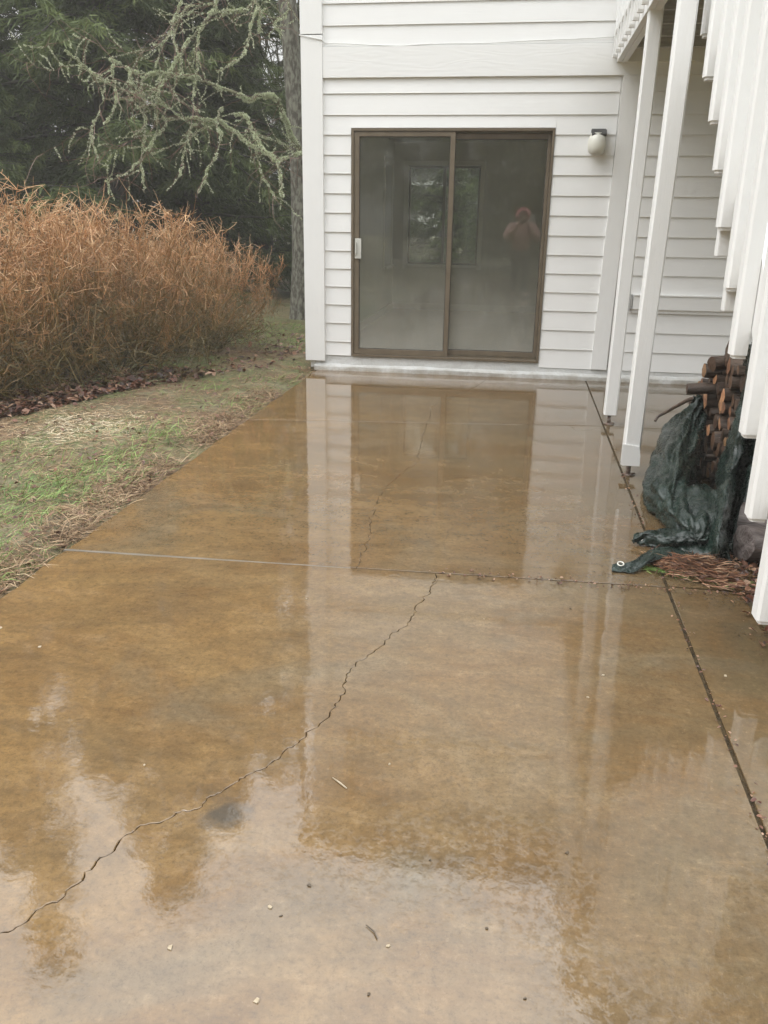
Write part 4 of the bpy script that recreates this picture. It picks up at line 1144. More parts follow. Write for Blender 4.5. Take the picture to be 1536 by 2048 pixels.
def few(g_, n):
    return lawn_region(g_, n)
leaf_scatter("lawn_leaves", 1500, few, M['deadleaf'], (.008, .022), 9, "small dead leaf scraps lying on the lawn", agef=lambda g_, x, y: .3 + .7 * g_.random(len(x)))
# rusty cedar litter washed up against the tarp
def cedar_heap_z(x, y): return .006 + .045 * np.exp(-(((x - .84) / .13) ** 2 + ((y - 3.56) / .07) ** 2))
def cedar_region(g_, n):
    t_ = g_.random(n); x = .66 + .30 * t_ + g_.normal(0, .012, n); y = 3.60 - .17 * t_ + g_.normal(0, .045 + .01 * t_, n); return x, y
blades("cedar_litter", 1900, cedar_region, M['cedar'], (.03, .085), (.0022, .0055), (.16, .16), 19, zfun=cedar_heap_z, curve=.3, dirbias=-.35, lift=.004)
tag(bpy.data.objects["cedar_litter"], "heap of rusty orange cedar litter against the tarp flap", "litter")
def cg_region(g_, n):
    t_ = g_.random(n); x = .60 + .42 * t_; y = 3.525 - .13 * t_ + g_.normal(0, .018, n); return x, y
blades("litter_grass", 320, cg_region, M['grass'], (.03, .09), (.0018, .0035), (.12, .12), 23, zfun=lambda x, y: x * 0 + .004, curve=.2, dirbias=-.3)
tag(bpy.data.objects["litter_grass"], "thin green grass blades fringing the orange litter heap", "grass")
def soil_region(g_, n):
    y = g_.uniform(1.6, 4.0, n); x = SL_X1 + .02 - np.abs(g_.normal(0, .05, n)) + g_.random(n) * .45; return x, y
leaf_scatter("soil_debris", 2400, soil_region, M['deadleaf'], (.006, .022), 29, "dark leaf and bark crumbs on the soil strip under stairs", zfun=lambda x, y: np.maximum(ground_z(x, y), .001))
def slab_bits(g_, n):
    t_ = g_.random(n)
    x = np.where(t_ < .35, SL_J + g_.normal(0, .012, n), np.where(t_ < .6, g_.uniform(.9, 1.1, n), g_.uniform(-.3, 1.0, n)))
    y = np.where(t_ < .6, g_.uniform(1.2, 5.0, n), 3.30 + g_.normal(0, .02, n)); return x, y
leaf_scatter("joint_debris", 520, slab_bits, M['deadleaf'], (.003, .008), 33, "tiny dark crumbs caught in and along the patio joints", zoff=.001, zfun=lambda x, y: x * 0 - .002)
# single scraps one can point at
pal = [(-1.786, 2.507, .020), (-1.567, 2.401, .012), (-.45, 1.40, .011), (-.62, 1.26, .013), (-.28, 1.12, .010), (.30, 2.40, .008), (.36, 2.55, .010), (.765, 2.62, .011), (-.27, 1.95, .008), (-.93, 1.83, .008), (-.05, 2.9, .006), (-.75, 2.95, .008), (-.41, 1.17, .012), (-.18, 1.34, .008)]
def scrap(name, x, y, s, mat, seed, label, cat, group):
    r = random.Random(seed); q = MB(); n = 9
    ang = sorted(r.uniform(0, 6.28) for _ in range(n)); el = r.uniform(.45, .9); th = r.uniform(0, 3.14)
    top = []
    for a in ang:
        u, v = math.cos(a) * s * r.uniform(.75, 1.1), math.sin(a) * s * el * r.uniform(.75, 1.1)
        top.append((u * math.cos(th) - v * math.sin(th), u * math.sin(th) + v * math.cos(th), .0018 + r.uniform(0, .0015)))
    q.add(top + [(a * 1.04, b * 1.04, .0004) for a, b, c in top], [tuple(range(n))] + [(i, i + n, (i + 1) % n + n, (i + 1) % n) for i in range(n)])
    o = q.build(name, mat); o.location = (x, y, 0); tag(o, label, cat, group)
for k, (x, y, s_) in enumerate(pal):
    s_ *= .62
    scrap("leaf_scrap", x, y, s_, M['pebble'], 900 + k, "tiny pale leaf scrap lying on the wet patio", "leaf scrap", "pale leaf scraps on the patio")
drk = [(-.38, 1.475, .010), (-.12, 1.60, .006), (.20, 1.68, .009), (-.65, .99, .012), (.28, 3.05, .007), (-.42, 1.38, .006), (.02, 1.42, .006), (-.2, 1.22, .006), (.1, 1.26, .005)]
for k, (x, y, s_) in enumerate(drk):
    s_ *= .7
    scrap("leaf_crumb", x, y, s_, M['darkbit'], 950 + k, "tiny dark leaf crumb lying on the wet patio", "leaf crumb", "dark leaf crumbs on the patio")
q = MB(); q.tube([(-.410, 1.862, .003), (-.385, 1.842, .0035), (-.364, 1.824, .003)], [.0014, .0024, .0018], 6); tg = q.build("twig", M['pebble']); tag(tg, "short pale twig lying on the near patio slab", "twig")
q = MB(); q.tube([(-.235, 1.385, .003), (-.215, 1.370, .0035), (-.205, 1.352, .003)], [.0008, .0014, .001], 6); tg = q.build("twig", M['darkbit']); tag(tg, "thin brown twig on the bright wet foreground of patio", "twig")

# ------------------------------------------------------------------ bare rust-coloured shrubs
def tubes_np(paths, radii, ages, sides=3):
    """many polylines -> one triangle-prism mesh. paths: list of (k,3)"""
    Vs = []; Fs = []; As = []; o = 0
    ang = np.linspace(0, 2 * np.pi, sides, endpoint=False)
    for P, rr, ag in zip(paths, radii, ages):
        k = len(P)
        T = np.gradient(P, axis=0); T /= np.linalg.norm(T, axis=1, keepdims=True) + 1e-9
        ref = np.array([.31, .77, .13]); U = np.cross(T, ref); U /= np.linalg.norm(U, axis=1, keepdims=True) + 1e-9
        W = np.cross(T, U)
        ring = P[:, None, :] + (U[:, None, :] * np.cos(ang)[None, :, None] + W[:, None, :] * np.sin(ang)[None, :, None]) * rr[:, None, None]
        Vs.append(ring.reshape(-1, 3)); As.append(np.repeat(ag, sides))
        i = np.arange(k - 1)[:, None] * sides; j = np.arange(sides)[None, :]; j2 = (j + 1) % sides
        Fs.append(np.stack([i + j, i + j2, i + sides + j2, i + sides + j], -1).reshape(-1, 4) + o)
        o += k * sides
    return np.concatenate(Vs), np.concatenate(Fs), np.concatenate(As)
def walk(g_, p, d, L_, k, wob, up, drag=0.0):
    P = [p]; st_ = L_ / k
    for i in range(k):
        d = d + g_.normal(0, wob, 3); d[2] += up
        d = d / np.linalg.norm(d); p = p + d * st_
        if p[2] < .03: p[2] = .03; d[2] = abs(d[2])
        P.append(p)
    return np.array(P), d
def shrub_mesh(seed, Rr=1.15, H=1.55, nst=58):
    g_ = np.random.default_rng(seed)
    paths, rad, age = [], [], []
    stems = []
    for s in range(nst):
        a = g_.uniform(0, 6.283); b0 = np.array([math.cos(a), math.sin(a), 0]) * g_.uniform(.02, .45) * Rr
        out_ = g_.uniform(.15, 1.1) if s % 3 else g_.uniform(1.1, 1.8)
        aa = a + g_.normal(0, .5)
        d = np.array([math.cos(aa) * out_, math.sin(aa) * out_, 1.0]); d /= np.linalg.norm(d)
        L_ = H * g_.uniform(.85, 1.25) * (1 + .12 * out_)
        P, dd = walk(g_, b0, d, L_, 12, .12, .01 if out_ < 1.2 else .035)
        stems.append(P)
        paths.append(P); rad.append(np.linspace(.0085, .0028, 13) * g_.uniform(.7, 1.2))
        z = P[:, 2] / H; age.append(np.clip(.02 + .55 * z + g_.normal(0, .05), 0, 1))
    def subs(src, n, l0, l1, k, r0, r1, spread, up, tmin):
        new = []
        for _ in range(n):
            P = src[g_.integers(len(src))]
            t_ = g_.uniform(tmin, .98) * (len(P) - 1); i = int(t_); f = t_ - i
            p = P[i] * (1 - f) + P[min(i + 1, len(P) - 1)] * f
            d = P[min(i + 1, len(P) - 1)] - P[i]; d = d / (np.linalg.norm(d) + 1e-9)
            d = d + g_.normal(0, spread, 3); d /= np.linalg.norm(d) + 1e-9
            Q, dd = walk(g_, p, d, g_.uniform(l0, l1), k, .14, up)
            new.append(Q); paths.append(Q); rad.append(np.linspace(r0, r1, k + 1))
            z = np.clip(Q[:, 2] / H, 0, 1.2)
            low = g_.random()
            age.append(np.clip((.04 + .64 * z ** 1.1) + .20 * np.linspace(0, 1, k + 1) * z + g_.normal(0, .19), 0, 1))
        return new
    b1 = subs(stems, 1000, .18, .50, 5, .0034, .0020, 1.25, .0, .10)
    b2 = subs(b1, 7000, .05, .19, 2, .0027, .0016, 2.2, .0, .0)
    subs([P for P in stems if P[-1][2] > H * .7], 170, .12, .34, 5, .0026, .0013, .45, .06, .7)
    # long whips over the top and trailing ones near the ground
    subs(stems, 60, .35, .7, 7, .0034, .0012, .5, .03, .75)
    for _ in range(420):
        a = g_.uniform(0, 6.283); r_ = g_.uniform(.25, 1.15) * Rr; p = np.array([math.cos(a) * r_, math.sin(a) * r_, g_.uniform(.04, .45)])
        aa = a + g_.normal(0, 1.0); Q, dd = walk(g_, p, np.array([math.cos(aa), math.sin(aa), g_.normal(.0, .45)]), g_.uniform(.3, .75), 7, .26, .0)
        paths.append(Q); rad.append(np.linspace(.0036, .002, 8)); age.append(np.clip(.10 + .35 * Q[:, 2] + g_.normal(0, .09), 0, 1))
    lim = Rr * 1.55
    for P in paths:      # nothing strays outside a rounded dome
        rr_ = np.hypot(P[:, 0], P[:, 1]); f = np.where(rr_ > .01, lim * np.tanh(rr_ / lim) / np.maximum(rr_, .01), 1); P[:, 0] *= f; P[:, 1] *= f
        zl = H * (1.16 - .50 * np.clip(np.hypot(P[:, 0], P[:, 1]) / lim, 0, 1) ** 2); P[:, 2] = np.where(P[:, 2] > zl, zl + (P[:, 2] - zl) * .62, P[:, 2])
    return tubes_np(paths, rad, age)
shr_pos = [(-4.45, 6.55, .2, .90, .93), (-3.80, 7.65, 1.7, .86, .86), (-3.52, 8.9, 2.9, .74, .70), (-5.1, 7.9, 4.1, .92, .86), (-4.6, 9.3, 5.2, .9, .82), (-5.7, 6.6, .9, .92, .90), (-4.3, 10.6, 2.2, .74, .70), (-5.6, 9.6, 3.3, 1.0, .88), (-4.35, 5.95, 3.9, .70, .62)]
lab_s = ["tall rust brown bare shrub at the left edge of picture", "rust brown bare shrub in middle of the thicket front", "rounded bare shrub at right end of thicket nearest the house",
         "bare shrub behind the leftmost front shrub", "bare shrub in second row behind the middle one", "bare shrub at far left mostly outside the picture",
         "low bare shrub furthest back beside the grey trunk", "bare shrub deep in the back left of thicket", "low bare shrub spilling towards the lawn at front left"]
protos = []
for k, (x, y, rz, sx, sz) in enumerate(shr_pos):
    if k < 3:
        V, F, A = shrub_mesh(70 + k)
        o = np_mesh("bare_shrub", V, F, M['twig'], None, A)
        protos.append(o)
    else:
        o = protos[k % 3].copy(); COL.objects.link(o)
    o.location = (x, y, ground_z([x], [y])[0] - .01); o.rotation_euler = (0, 0, rz); o.scale = (sx, sx, sz)
    tag(o, lab_s[k], "shrub", "bare rust coloured shrubs along the lawn")

# ------------------------------------------------------------------ conifers
def conifer(seed, H, Rb, z0, nb, needles_per_m=95, droop=.45, card=(.07, .19), gap=0.0):
    g_ = np.random.default_rng(seed)
    paths, rad, age = [], [], []
    C0 = []; D0 = []; S0 = []; A0 = []
    for b in range(nb):
        t_ = (b + g_.random()) / nb
        z = z0 + (H - z0) * t_ ** .9
        L_ = Rb * (1 - ((z - z0 * .6) / (H - z0 * .6 + .4)) ** 1.15) * g_.uniform(.6, 1.15) + .25
        a = g_.uniform(0, 6.283)
        if gap and g_.random() < gap: L_ *= .35
        d = np.array([math.cos(a), math.sin(a), g_.uniform(.0, .35)])
        k = 8; P = [np.array([0, 0, z])]; p = P[0]
        for i in range(k):
            d = d / np.linalg.norm(d); p = p + d * L_ / k; P.append(p); d = d + g_.normal(0, .06, 3); d[2] -= droop * (.12 if i < 5 else -.03)
        P = np.array(P); paths.append(P); rad.append(np.linspace(.012 + .010 * L_, .004, k + 1)); age.append(np.zeros(k + 1))
        # side sprays
        ns = int(L_ * 7) + 3
        for s in range(ns):
            u = g_.uniform(.15, 1) * k; i = min(int(u), k - 1); f = u - i
            p = P[i] * (1 - f) + P[i + 1] * f
            dirb = P[i + 1] - P[i]; dirb /= np.linalg.norm(dirb) + 1e-9
            side = np.cross(dirb, [0, 0, 1]); side /= np.linalg.norm(side) + 1e-9
            sd_ = side * g_.choice([-1, 1]) + dirb * g_.uniform(.2, 1.1); sd_[2] -= g_.uniform(.1, .9) * (droop + .3)
            sd_ /= np.linalg.norm(sd_)
            sl_ = g_.uniform(.25, .75) * (1.15 - u / k) * (.5 + .35 * L_) + .12
            m = max(4, int(sl_ * needles_per_m))
            w_ = g_.random(m)[:, None]
            c = p + sd_ * sl_ * w_ + g_.normal(0, .025, (m, 3)); c[:, 2] -= (w_[:, 0] ** 2) * sl_ * .25
            dd = sd_ + g_.normal(0, .55, (m, 3)); dd[:, 2] -= droop * .9; dd /= np.linalg.norm(dd, axis=1, keepdims=True)
            C0.append(c); D0.append(dd); S0.append(g_.uniform(card[0], card[1], m))
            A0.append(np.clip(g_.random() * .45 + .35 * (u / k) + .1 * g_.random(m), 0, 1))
    C = np.concatenate(C0); D = np.concatenate(D0); S = np.concatenate(S0); A = np.concatenate(A0)
    n = len(C)
    sv = np.cross(D, g_.normal(0, 1, (n, 3))); sv /= np.linalg.norm(sv, axis=1, keepdims=True) + 1e-9
    h = sv * (S * .060)[:, None]
    V = np.stack([C - h * .5, C + h * .5, C + D * S[:, None] * .55 + h, C + D * S[:, None], C + D * S[:, None] * .55 - h], 1).reshape(-1, 3)
    b = np.arange(n)[:, None] * 5
    F4 = b + np.array([0, 1, 2, 4]); F3 = b + np.array([4, 2, 3])
    tri = np.concatenate([F4[:, [0, 1, 2]], F4[:, [0, 2, 3]], F3])
    trunk = []
    zz = np.linspace(-.1, H, 16); tp_ = np.stack([.05 * np.sin(zz * .5 + seed), .05 * np.cos(zz * .4 + seed), zz], 1)
    TV, TF, TA = tubes_np([tp_], [np.linspace(.16 + H * .006, .02, 16)], [np.zeros(16)], 10)
    BV, BF, BA = tubes_np(paths, rad, age, 4)
    TF = np.concatenate([TF, BF + len(TV)]); TV = np.concatenate([TV, BV])
    return (TV, TF), (V, tri, np.repeat(A, 5))
prot = {}
def conifer_tree(kind, loc, rz, s, label):
    if kind not in prot:
        args = {'dense': dict(seed=3, H=13.0, Rb=2.9, z0=.5, nb=210), 'tall': dict(seed=5, H=16.0, Rb=2.6, z0=2.2, nb=170, gap=.15), 'thin': dict(seed=8, H=13.5, Rb=1.7, z0=3.6, nb=85, gap=.3), 'low': dict(seed=12, H=8.0, Rb=2.6, z0=.25, nb=130), 'high': dict(seed=21, H=13.0, Rb=2.5, z0=5.6, nb=120)}[kind]
        (TV, TF), (V, F, A) = conifer(**args)
        root = empty("conifer_tree", loc)
        np_mesh("trunk", TV, TF, M['bark_dark'], root, smooth=True)
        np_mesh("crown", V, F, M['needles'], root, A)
        prot[kind] = root
    else:
        root = copy_tree(prot[kind])
    root.location = loc; root.rotation_euler = (0, 0, rz); root.scale = (s, s, s)
    tag(root, label, "tree", "conifers beyond the lawn")
    return root
BR = [
 ([[-2.936, 11.9, 2.192], [-3.078, 11.824, 2.43], [-3.158, 11.747, 2.636], [-3.192, 11.671, 2.785], [-3.256, 11.594, 2.879], [-3.35, 11.518, 2.896], [-3.563, 11.441, 2.836], [-3.652, 11.365, 2.891], [-3.842, 11.288, 2.945], [-3.999, 11.212, 3.004], [-4.14, 11.135, 3.05], [-4.296, 11.059, 3.065], [-4.436, 10.982, 3.074], [-4.618, 10.906, 3.064], [-4.699, 10.829, 3.042], [-4.815, 10.753, 3.086], [-4.878, 10.676, 3.13], [-4.977, 10.6, 3.183]], 0.045, 0.016),
 ([[-3.379, 11.6, 4.048], [-3.515, 11.517, 3.888], [-3.562, 11.433, 3.83], [-3.691, 11.35, 3.809], [-3.861, 11.267, 3.789], [-3.889, 11.183, 3.767], [-3.904, 11.1, 3.703], [-3.965, 11.017, 3.571], [-4.065, 10.933, 3.463], [-4.123, 10.85, 3.366], [-4.152, 10.767, 3.258], [-4.226, 10.683, 3.117], [-4.238, 10.6, 3.045]], 0.03, 0.016),
 ([[-3.84, 11.4, 4.013], [-3.877, 11.333, 3.928], [-3.872, 11.267, 3.843], [-3.881, 11.2, 3.77]], 0.02, 0.018),
 ([[-3.397, 11.5, 3.883], [-3.4, 11.357, 3.77], [-3.417, 11.214, 3.623], [-3.406, 11.071, 3.478], [-3.408, 10.929, 3.324], [-3.407, 10.786, 3.229], [-3.487, 10.643, 3.114], [-3.632, 10.5, 3.007]], 0.018, 0.012),
 ([[-3.535, 11.6, 4.051], [-3.397, 11.5, 3.883], [-3.356, 11.4, 3.778], [-3.341, 11.3, 3.555]], 0.022, 0.012),
 ([[-3.107, 11.8, 4.062], [-3.07, 11.7, 3.894], [-3.131, 11.6, 3.778], [-3.205, 11.5, 3.687], [-3.123, 11.4, 3.6]], 0.014, 0.009),
 ([[-3.653, 11.2, 2.638], [-3.507, 11.1, 2.62], [-3.421, 11.0, 2.547], [-3.352, 10.9, 2.426], [-3.242, 10.8, 2.293], [-3.147, 10.7, 2.187], [-2.996, 10.6, 2.106], [-2.917, 10.5, 1.978], [-2.867, 10.4, 1.827], [-2.817, 10.3, 1.653]], 0.02, 0.024),
 ([[-2.837, 12.0, 2.295], [-2.922, 11.725, 2.241], [-2.927, 11.45, 2.202], [-2.986, 11.175, 2.144], [-3.026, 10.9, 2.088]], 0.022, 0.018),
 ([[-3.317, 10.9, 2.238], [-3.268, 10.82, 2.145], [-3.196, 10.74, 1.927], [-3.106, 10.66, 1.811], [-3.017, 10.58, 1.696], [-2.954, 10.5, 1.65]], 0.012, 0.009),
 ([[-3.743, 10.9, 2.525], [-3.65, 10.867, 2.46], [-3.529, 10.833, 2.395], [-3.41, 10.8, 2.293], [-3.263, 10.767, 2.228], [-3.117, 10.733, 2.14], [-3.025, 10.7, 2.088]], 0.02, 0.024),
 ([[-2.934, 11.9, 2.308], [-3.169, 11.65, 2.335], [-3.318, 11.4, 2.381], [-3.458, 11.15, 2.449], [-3.438, 10.9, 2.401]], 0.012, 0.009),
 ([[-3.72, 10.9, 2.685], [-3.738, 10.814, 2.578], [-3.729, 10.729, 2.447], [-3.662, 10.643, 2.341], [-3.699, 10.557, 2.126], [-3.752, 10.471, 1.997], [-3.823, 10.386, 1.795], [-3.866, 10.3, 1.692]], 0.022, 0.01),
 ([[-3.742, 10.9, 2.538], [-3.785, 10.822, 2.542], [-3.953, 10.744, 2.547], [-4.176, 10.667, 2.539], [-4.328, 10.589, 2.519], [-4.286, 10.511, 2.463], [-4.359, 10.433, 2.359], [-4.418, 10.356, 2.243], [-4.417, 10.278, 2.177], [-4.443, 10.2, 2.159]], 0.018, 0.014),
 ([[-3.798, 10.9, 2.55], [-3.933, 10.8, 2.515], [-4.026, 10.7, 2.457], [-4.051, 10.6, 2.349], [-4.078, 10.5, 2.182], [-4.096, 10.4, 1.954], [-4.084, 10.3, 1.863]], 0.014, 0.008),
 ([[-3.814, 10.9, 2.513], [-4.046, 10.775, 2.377], [-4.117, 10.65, 2.28], [-4.297, 10.525, 2.208], [-4.476, 10.4, 2.112]], 0.009, 0.007),
 ([[-3.944, 11.0, 3.579], [-3.979, 10.929, 3.484], [-3.977, 10.857, 3.307], [-3.96, 10.786, 3.141], [-3.956, 10.714, 3.001], [-3.975, 10.643, 2.801], [-3.949, 10.571, 2.673], [-3.872, 10.5, 2.593]], 0.014, 0.007),
 ([[-4.187, 10.7, 2.567], [-4.328, 10.55, 2.672], [-4.431, 10.4, 2.661]], 0.008, 0.006),
 ([[-4.198, 10.7, 3.012], [-4.28, 10.625, 2.99], [-4.356, 10.55, 2.851], [-4.385, 10.475, 2.604], [-4.364, 10.4, 2.38]], 0.008, 0.006),
 ([[-4.294, 11.4, 4.022], [-4.376, 11.275, 3.782], [-4.41, 11.15, 3.591], [-4.519, 11.025, 3.342], [-4.539, 10.9, 3.141]], 0.014, 0.007),
 ([[-4.063, 11.2, 3.773], [-4.224, 11.1, 3.732], [-4.337, 11.0, 3.561]], 0.01, 0.007),
 ([[-3.868, 11.3, 3.885], [-4.002, 11.2, 3.855], [-4.149, 11.1, 3.813], [-4.274, 11.0, 3.655]], 0.01, 0.007),
 ([[-4.353, 11.0, 3.526], [-4.279, 10.9, 3.401], [-4.195, 10.8, 3.241], [-4.157, 10.7, 3.012]], 0.006, 0.005),
 ([[-5.271, 10.1, 3.188], [-5.171, 10.15, 3.113], [-5.084, 10.2, 3.016], [-4.945, 10.25, 2.917], [-4.778, 10.3, 2.838], [-4.607, 10.35, 2.78], [-4.506, 10.4, 2.754]], 0.009, 0.016),
 ([[-4.548, 10.6, 3.007], [-4.581, 10.537, 2.891], [-4.54, 10.475, 2.752], [-4.515, 10.412, 2.571], [-4.489, 10.35, 2.391], [-4.502, 10.287, 2.21], [-4.515, 10.225, 2.029], [-4.474, 10.162, 1.892], [-4.45, 10.1, 1.689]], 0.02, 0.01),
 ([[-4.883, 10.4, 3.15], [-4.819, 10.333, 3.097], [-4.812, 10.267, 2.961], [-4.756, 10.2, 2.825], [-4.727, 10.133, 2.669], [-4.799, 10.067, 2.492], [-4.823, 10.0, 2.422]], 0.016, 0.009),
 ([[-4.918, 10.2, 2.699], [-4.74, 10.3, 2.71], [-4.582, 10.4, 2.743]], 0.01, 0.016),
 ([[-5.047, 10.2, 3.016], [-4.995, 10.157, 2.946], [-4.835, 10.114, 2.856], [-4.887, 10.071, 2.62], [-4.958, 10.029, 2.446], [-5.0, 9.986, 2.314], [-4.947, 9.943, 2.139], [-4.908, 9.9, 2.072]], 0.008, 0.005),
 ([[-4.703, 10.5, 3.036], [-4.665, 10.45, 2.922], [-4.554, 10.4, 2.786]], 0.012, 0.01),
 ([[-4.502, 10.2, 2.049], [-4.62, 10.1, 1.91], [-4.781, 10.0, 1.838], [-4.837, 9.9, 1.79]], 0.009, 0.005),
 ([[-4.414, 10.7, 2.999], [-4.231, 10.6, 2.853], [-4.149, 10.5, 2.732]], 0.006, 0.004),
 ([[-3.956, 10.9, 3.024], [-4.124, 10.817, 3.1], [-4.206, 10.733, 3.26], [-4.234, 10.65, 3.437], [-4.409, 10.567, 3.298], [-4.678, 10.483, 3.224], [-4.834, 10.4, 3.275]], 0.006, 0.004),
 ([[-4.846, 10.4, 3.149], [-4.958, 10.25, 3.271], [-5.074, 10.1, 3.308], [-5.244, 9.95, 3.243], [-5.411, 9.8, 3.159]], 0.006, 0.003),
 ([[-4.948, 10.4, 3.13], [-5.356, 10.25, 3.047], [-5.506, 10.1, 2.984], [-5.685, 9.95, 3.046], [-5.856, 9.8, 3.104]], 0.006, 0.003),
 ([[-4.526, 10.3, 2.298], [-4.806, 10.125, 2.196], [-5.002, 9.95, 2.354], [-5.195, 9.775, 2.232], [-5.571, 9.6, 1.986]], 0.006, 0.003),
 ([[-4.275, 10.4, 2.174], [-4.64, 10.2, 2.203], [-4.905, 10.0, 2.1], [-5.117, 9.8, 1.957]], 0.006, 0.003),
]
TREES = [
 ('dense', (-6.6, 13.9, 0), .3, 1.00, "dense dark conifer with tall pointed top in middle of the wood"),
 ('tall', (-9.2, 13.2, 0), 1.9, .92, "bright green conifer at top left corner above the shrubs"),
 ('dense', (-11.6, 15.5, 0), 2.7, 1.02, "dense conifer at far left behind the bright green one"),
 ('dense', (-9.6, 17.0, 0), 4.0, .98, "dark conifer in second row left of the pointed one"),
 ('low', (-7.9, 12.0, 0), 5.2, .55, "low conifer just behind the thicket at left"),
 ('dense', (-5.75, 14.9, 0), 2.3, .90, "dense conifer right of the tall pointed one behind the lichen branches"),
 ('low', (-5.6, 16.8, 0), 1.1, .72, "low spreading conifer behind the lichen covered branches"),
 ('high', (-5.15, 17.2, 0), .4, .92, "high crowned conifer with dark straight trunk near the house corner"),
 ('high', (-3.3, 18.6, 0), 2.2, .92, "high crowned conifer whose trunk stands behind the grey trunk"),
 ('high', (-7.0, 19.5, 0), 1.2, 1.0, "high crowned conifer in back row with sky showing below its crown"),
 ('thin', (-4.6, 21.0, 0), .9, .85, "slender conifer in the bright gap beside house corner"),
 ('low', (-3.7, 16.6, 0), 3.1, .44, "low dark conifer just left of the grey trunk"),
 ('low', (-8.0, 22.0, 0), 5.0, .85, "low conifer far back behind the middle of the thicket"),
 ('low', (-12.2, 19.0, 0), 2.0, .9, "low conifer at far left of the back row"),
 ('tall', (-10.8, 21.0, 0), .8, .95, "tall conifer in the back row at left"),
 ('low', (-5.6, 22.5, 0), 5.5, .70, "low conifer furthest back under the high crowns"),
 ('dense', (-2.9, 20.5, 0), 2.6, .52, "dense small conifer seen through left part of the room window"),
 ('dense', (-1.15, 20.0, 0), 4.4, .52, "dense small conifer seen through right part of the room window"),
 ('low', (-2.6, 16.4, 0), 4.4, .42, "small dark conifer right outside the left half of back window"),
 ('low', (-1.5, 17.2, 0), 1.4, .46, "small dark conifer outside the middle of back window"),
 ('low', (-.5, 16.0, 0), 3.4, .36, "small dark conifer outside the right half of back window"),
]
for a in TREES: conifer_tree(*a)
for k, (kd, loc, rz, s) in enumerate([('dense', (-9.0, -13.0, 0), 1.0, 1.0), ('tall', (-4.4, -15.5, 0), 2.0, .95), ('dense', (.6, -15.0, 0), 3.0, .95), ('tall', (5.2, -14.0, 0), 4.0, .95), ('dense', (10.0, -13.0, 0), 5.0, .98), ('low', (-2.0, -12.5, 0), 1.0, 1.0), ('low', (3.4, -12.0, 0), 3.0, .95)]):
    t_ = conifer_tree(kd, loc, rz, s, ["dark conifer behind the photographer mirrored at far left of door glass", "tall conifer behind the photographer mirrored in the sliding door", "dense conifer straight behind the photographer mirrored in door glass", "tall conifer behind the photographer mirrored at right of door glass",
                                       "dense conifer behind and right of the photographer", "low conifer mirrored in left part of the door glass", "low conifer mirrored in right part of the door glass"][k])
    t_['group'] = "conifers behind the photographer"
def grow(g_, p, d, L_, r0, depth, paths, rad, age, up=.02):
    k = 6; P = [p]; q_ = p
    for i in range(k):
        d = d + g_.normal(0, .13, 3); d[2] += up; d /= np.linalg.norm(d); q_ = q_ + d * L_ / k; P.append(q_)
    P = np.array(P); paths.append(P); rad.append(np.linspace(r0, r0 * .55, k + 1)); age.append(np.zeros(k + 1))
    if depth <= 0: return
    for _ in range(3 if depth > 1 else 4):
        i = g_.integers(2, k + 1); nd = d + g_.normal(0, .65, 3); nd /= np.linalg.norm(nd)
        grow(g_, P[i], nd, L_ * g_.uniform(.5, .78), r0 * .5, depth - 1, paths, rad, age, up)
def bare_tree(loc, H, seed, label):
    g_ = np.random.default_rng(seed); paths, rad, age = [], [], []
    root = empty("bare_tree", loc, label, "tree")
    zz = np.linspace(-.1, H, 10); P = np.stack([.12 * np.sin(zz * .6), .1 * np.cos(zz * .5), zz], 1)
    V, F, A = tubes_np([P], [np.linspace(.15, .05, 10)], [np.zeros(10)], 9)
    np_mesh("trunk", V, F, M['bark_lichen'], root, smooth=True)
    for b in range(22):
        i = g_.uniform(.35, 1) * 9; p = P[int(i)]; a = g_.uniform(0, 6.28)
        grow(g_, p, np.array([math.cos(a), math.sin(a), g_.uniform(.3, 1.0)]), H * .33, .045, 3, paths, rad, age)
    V, F, A = tubes_np(paths, rad, age, 3)
    np_mesh("branches", V, F, M['branch'], root)
    return root
bare_tree((-4.55, 17.6, 0), 5.2, 9, "bare twiggy tree with pale sky behind it beside the house corner")
bare_tree((-6.3, 18.6, 0), 5.6, 10, "bare twiggy tree standing in the gap between dark conifers")
bare_tree((-5.4, -8.6, 0), 6.0, 3, "bare branched tree behind the photographer mirrored at upper left of door")
bare_tree((.9, -10.0, 0), 6.5, 4, "bare branched tree mirrored in middle of the door glass")

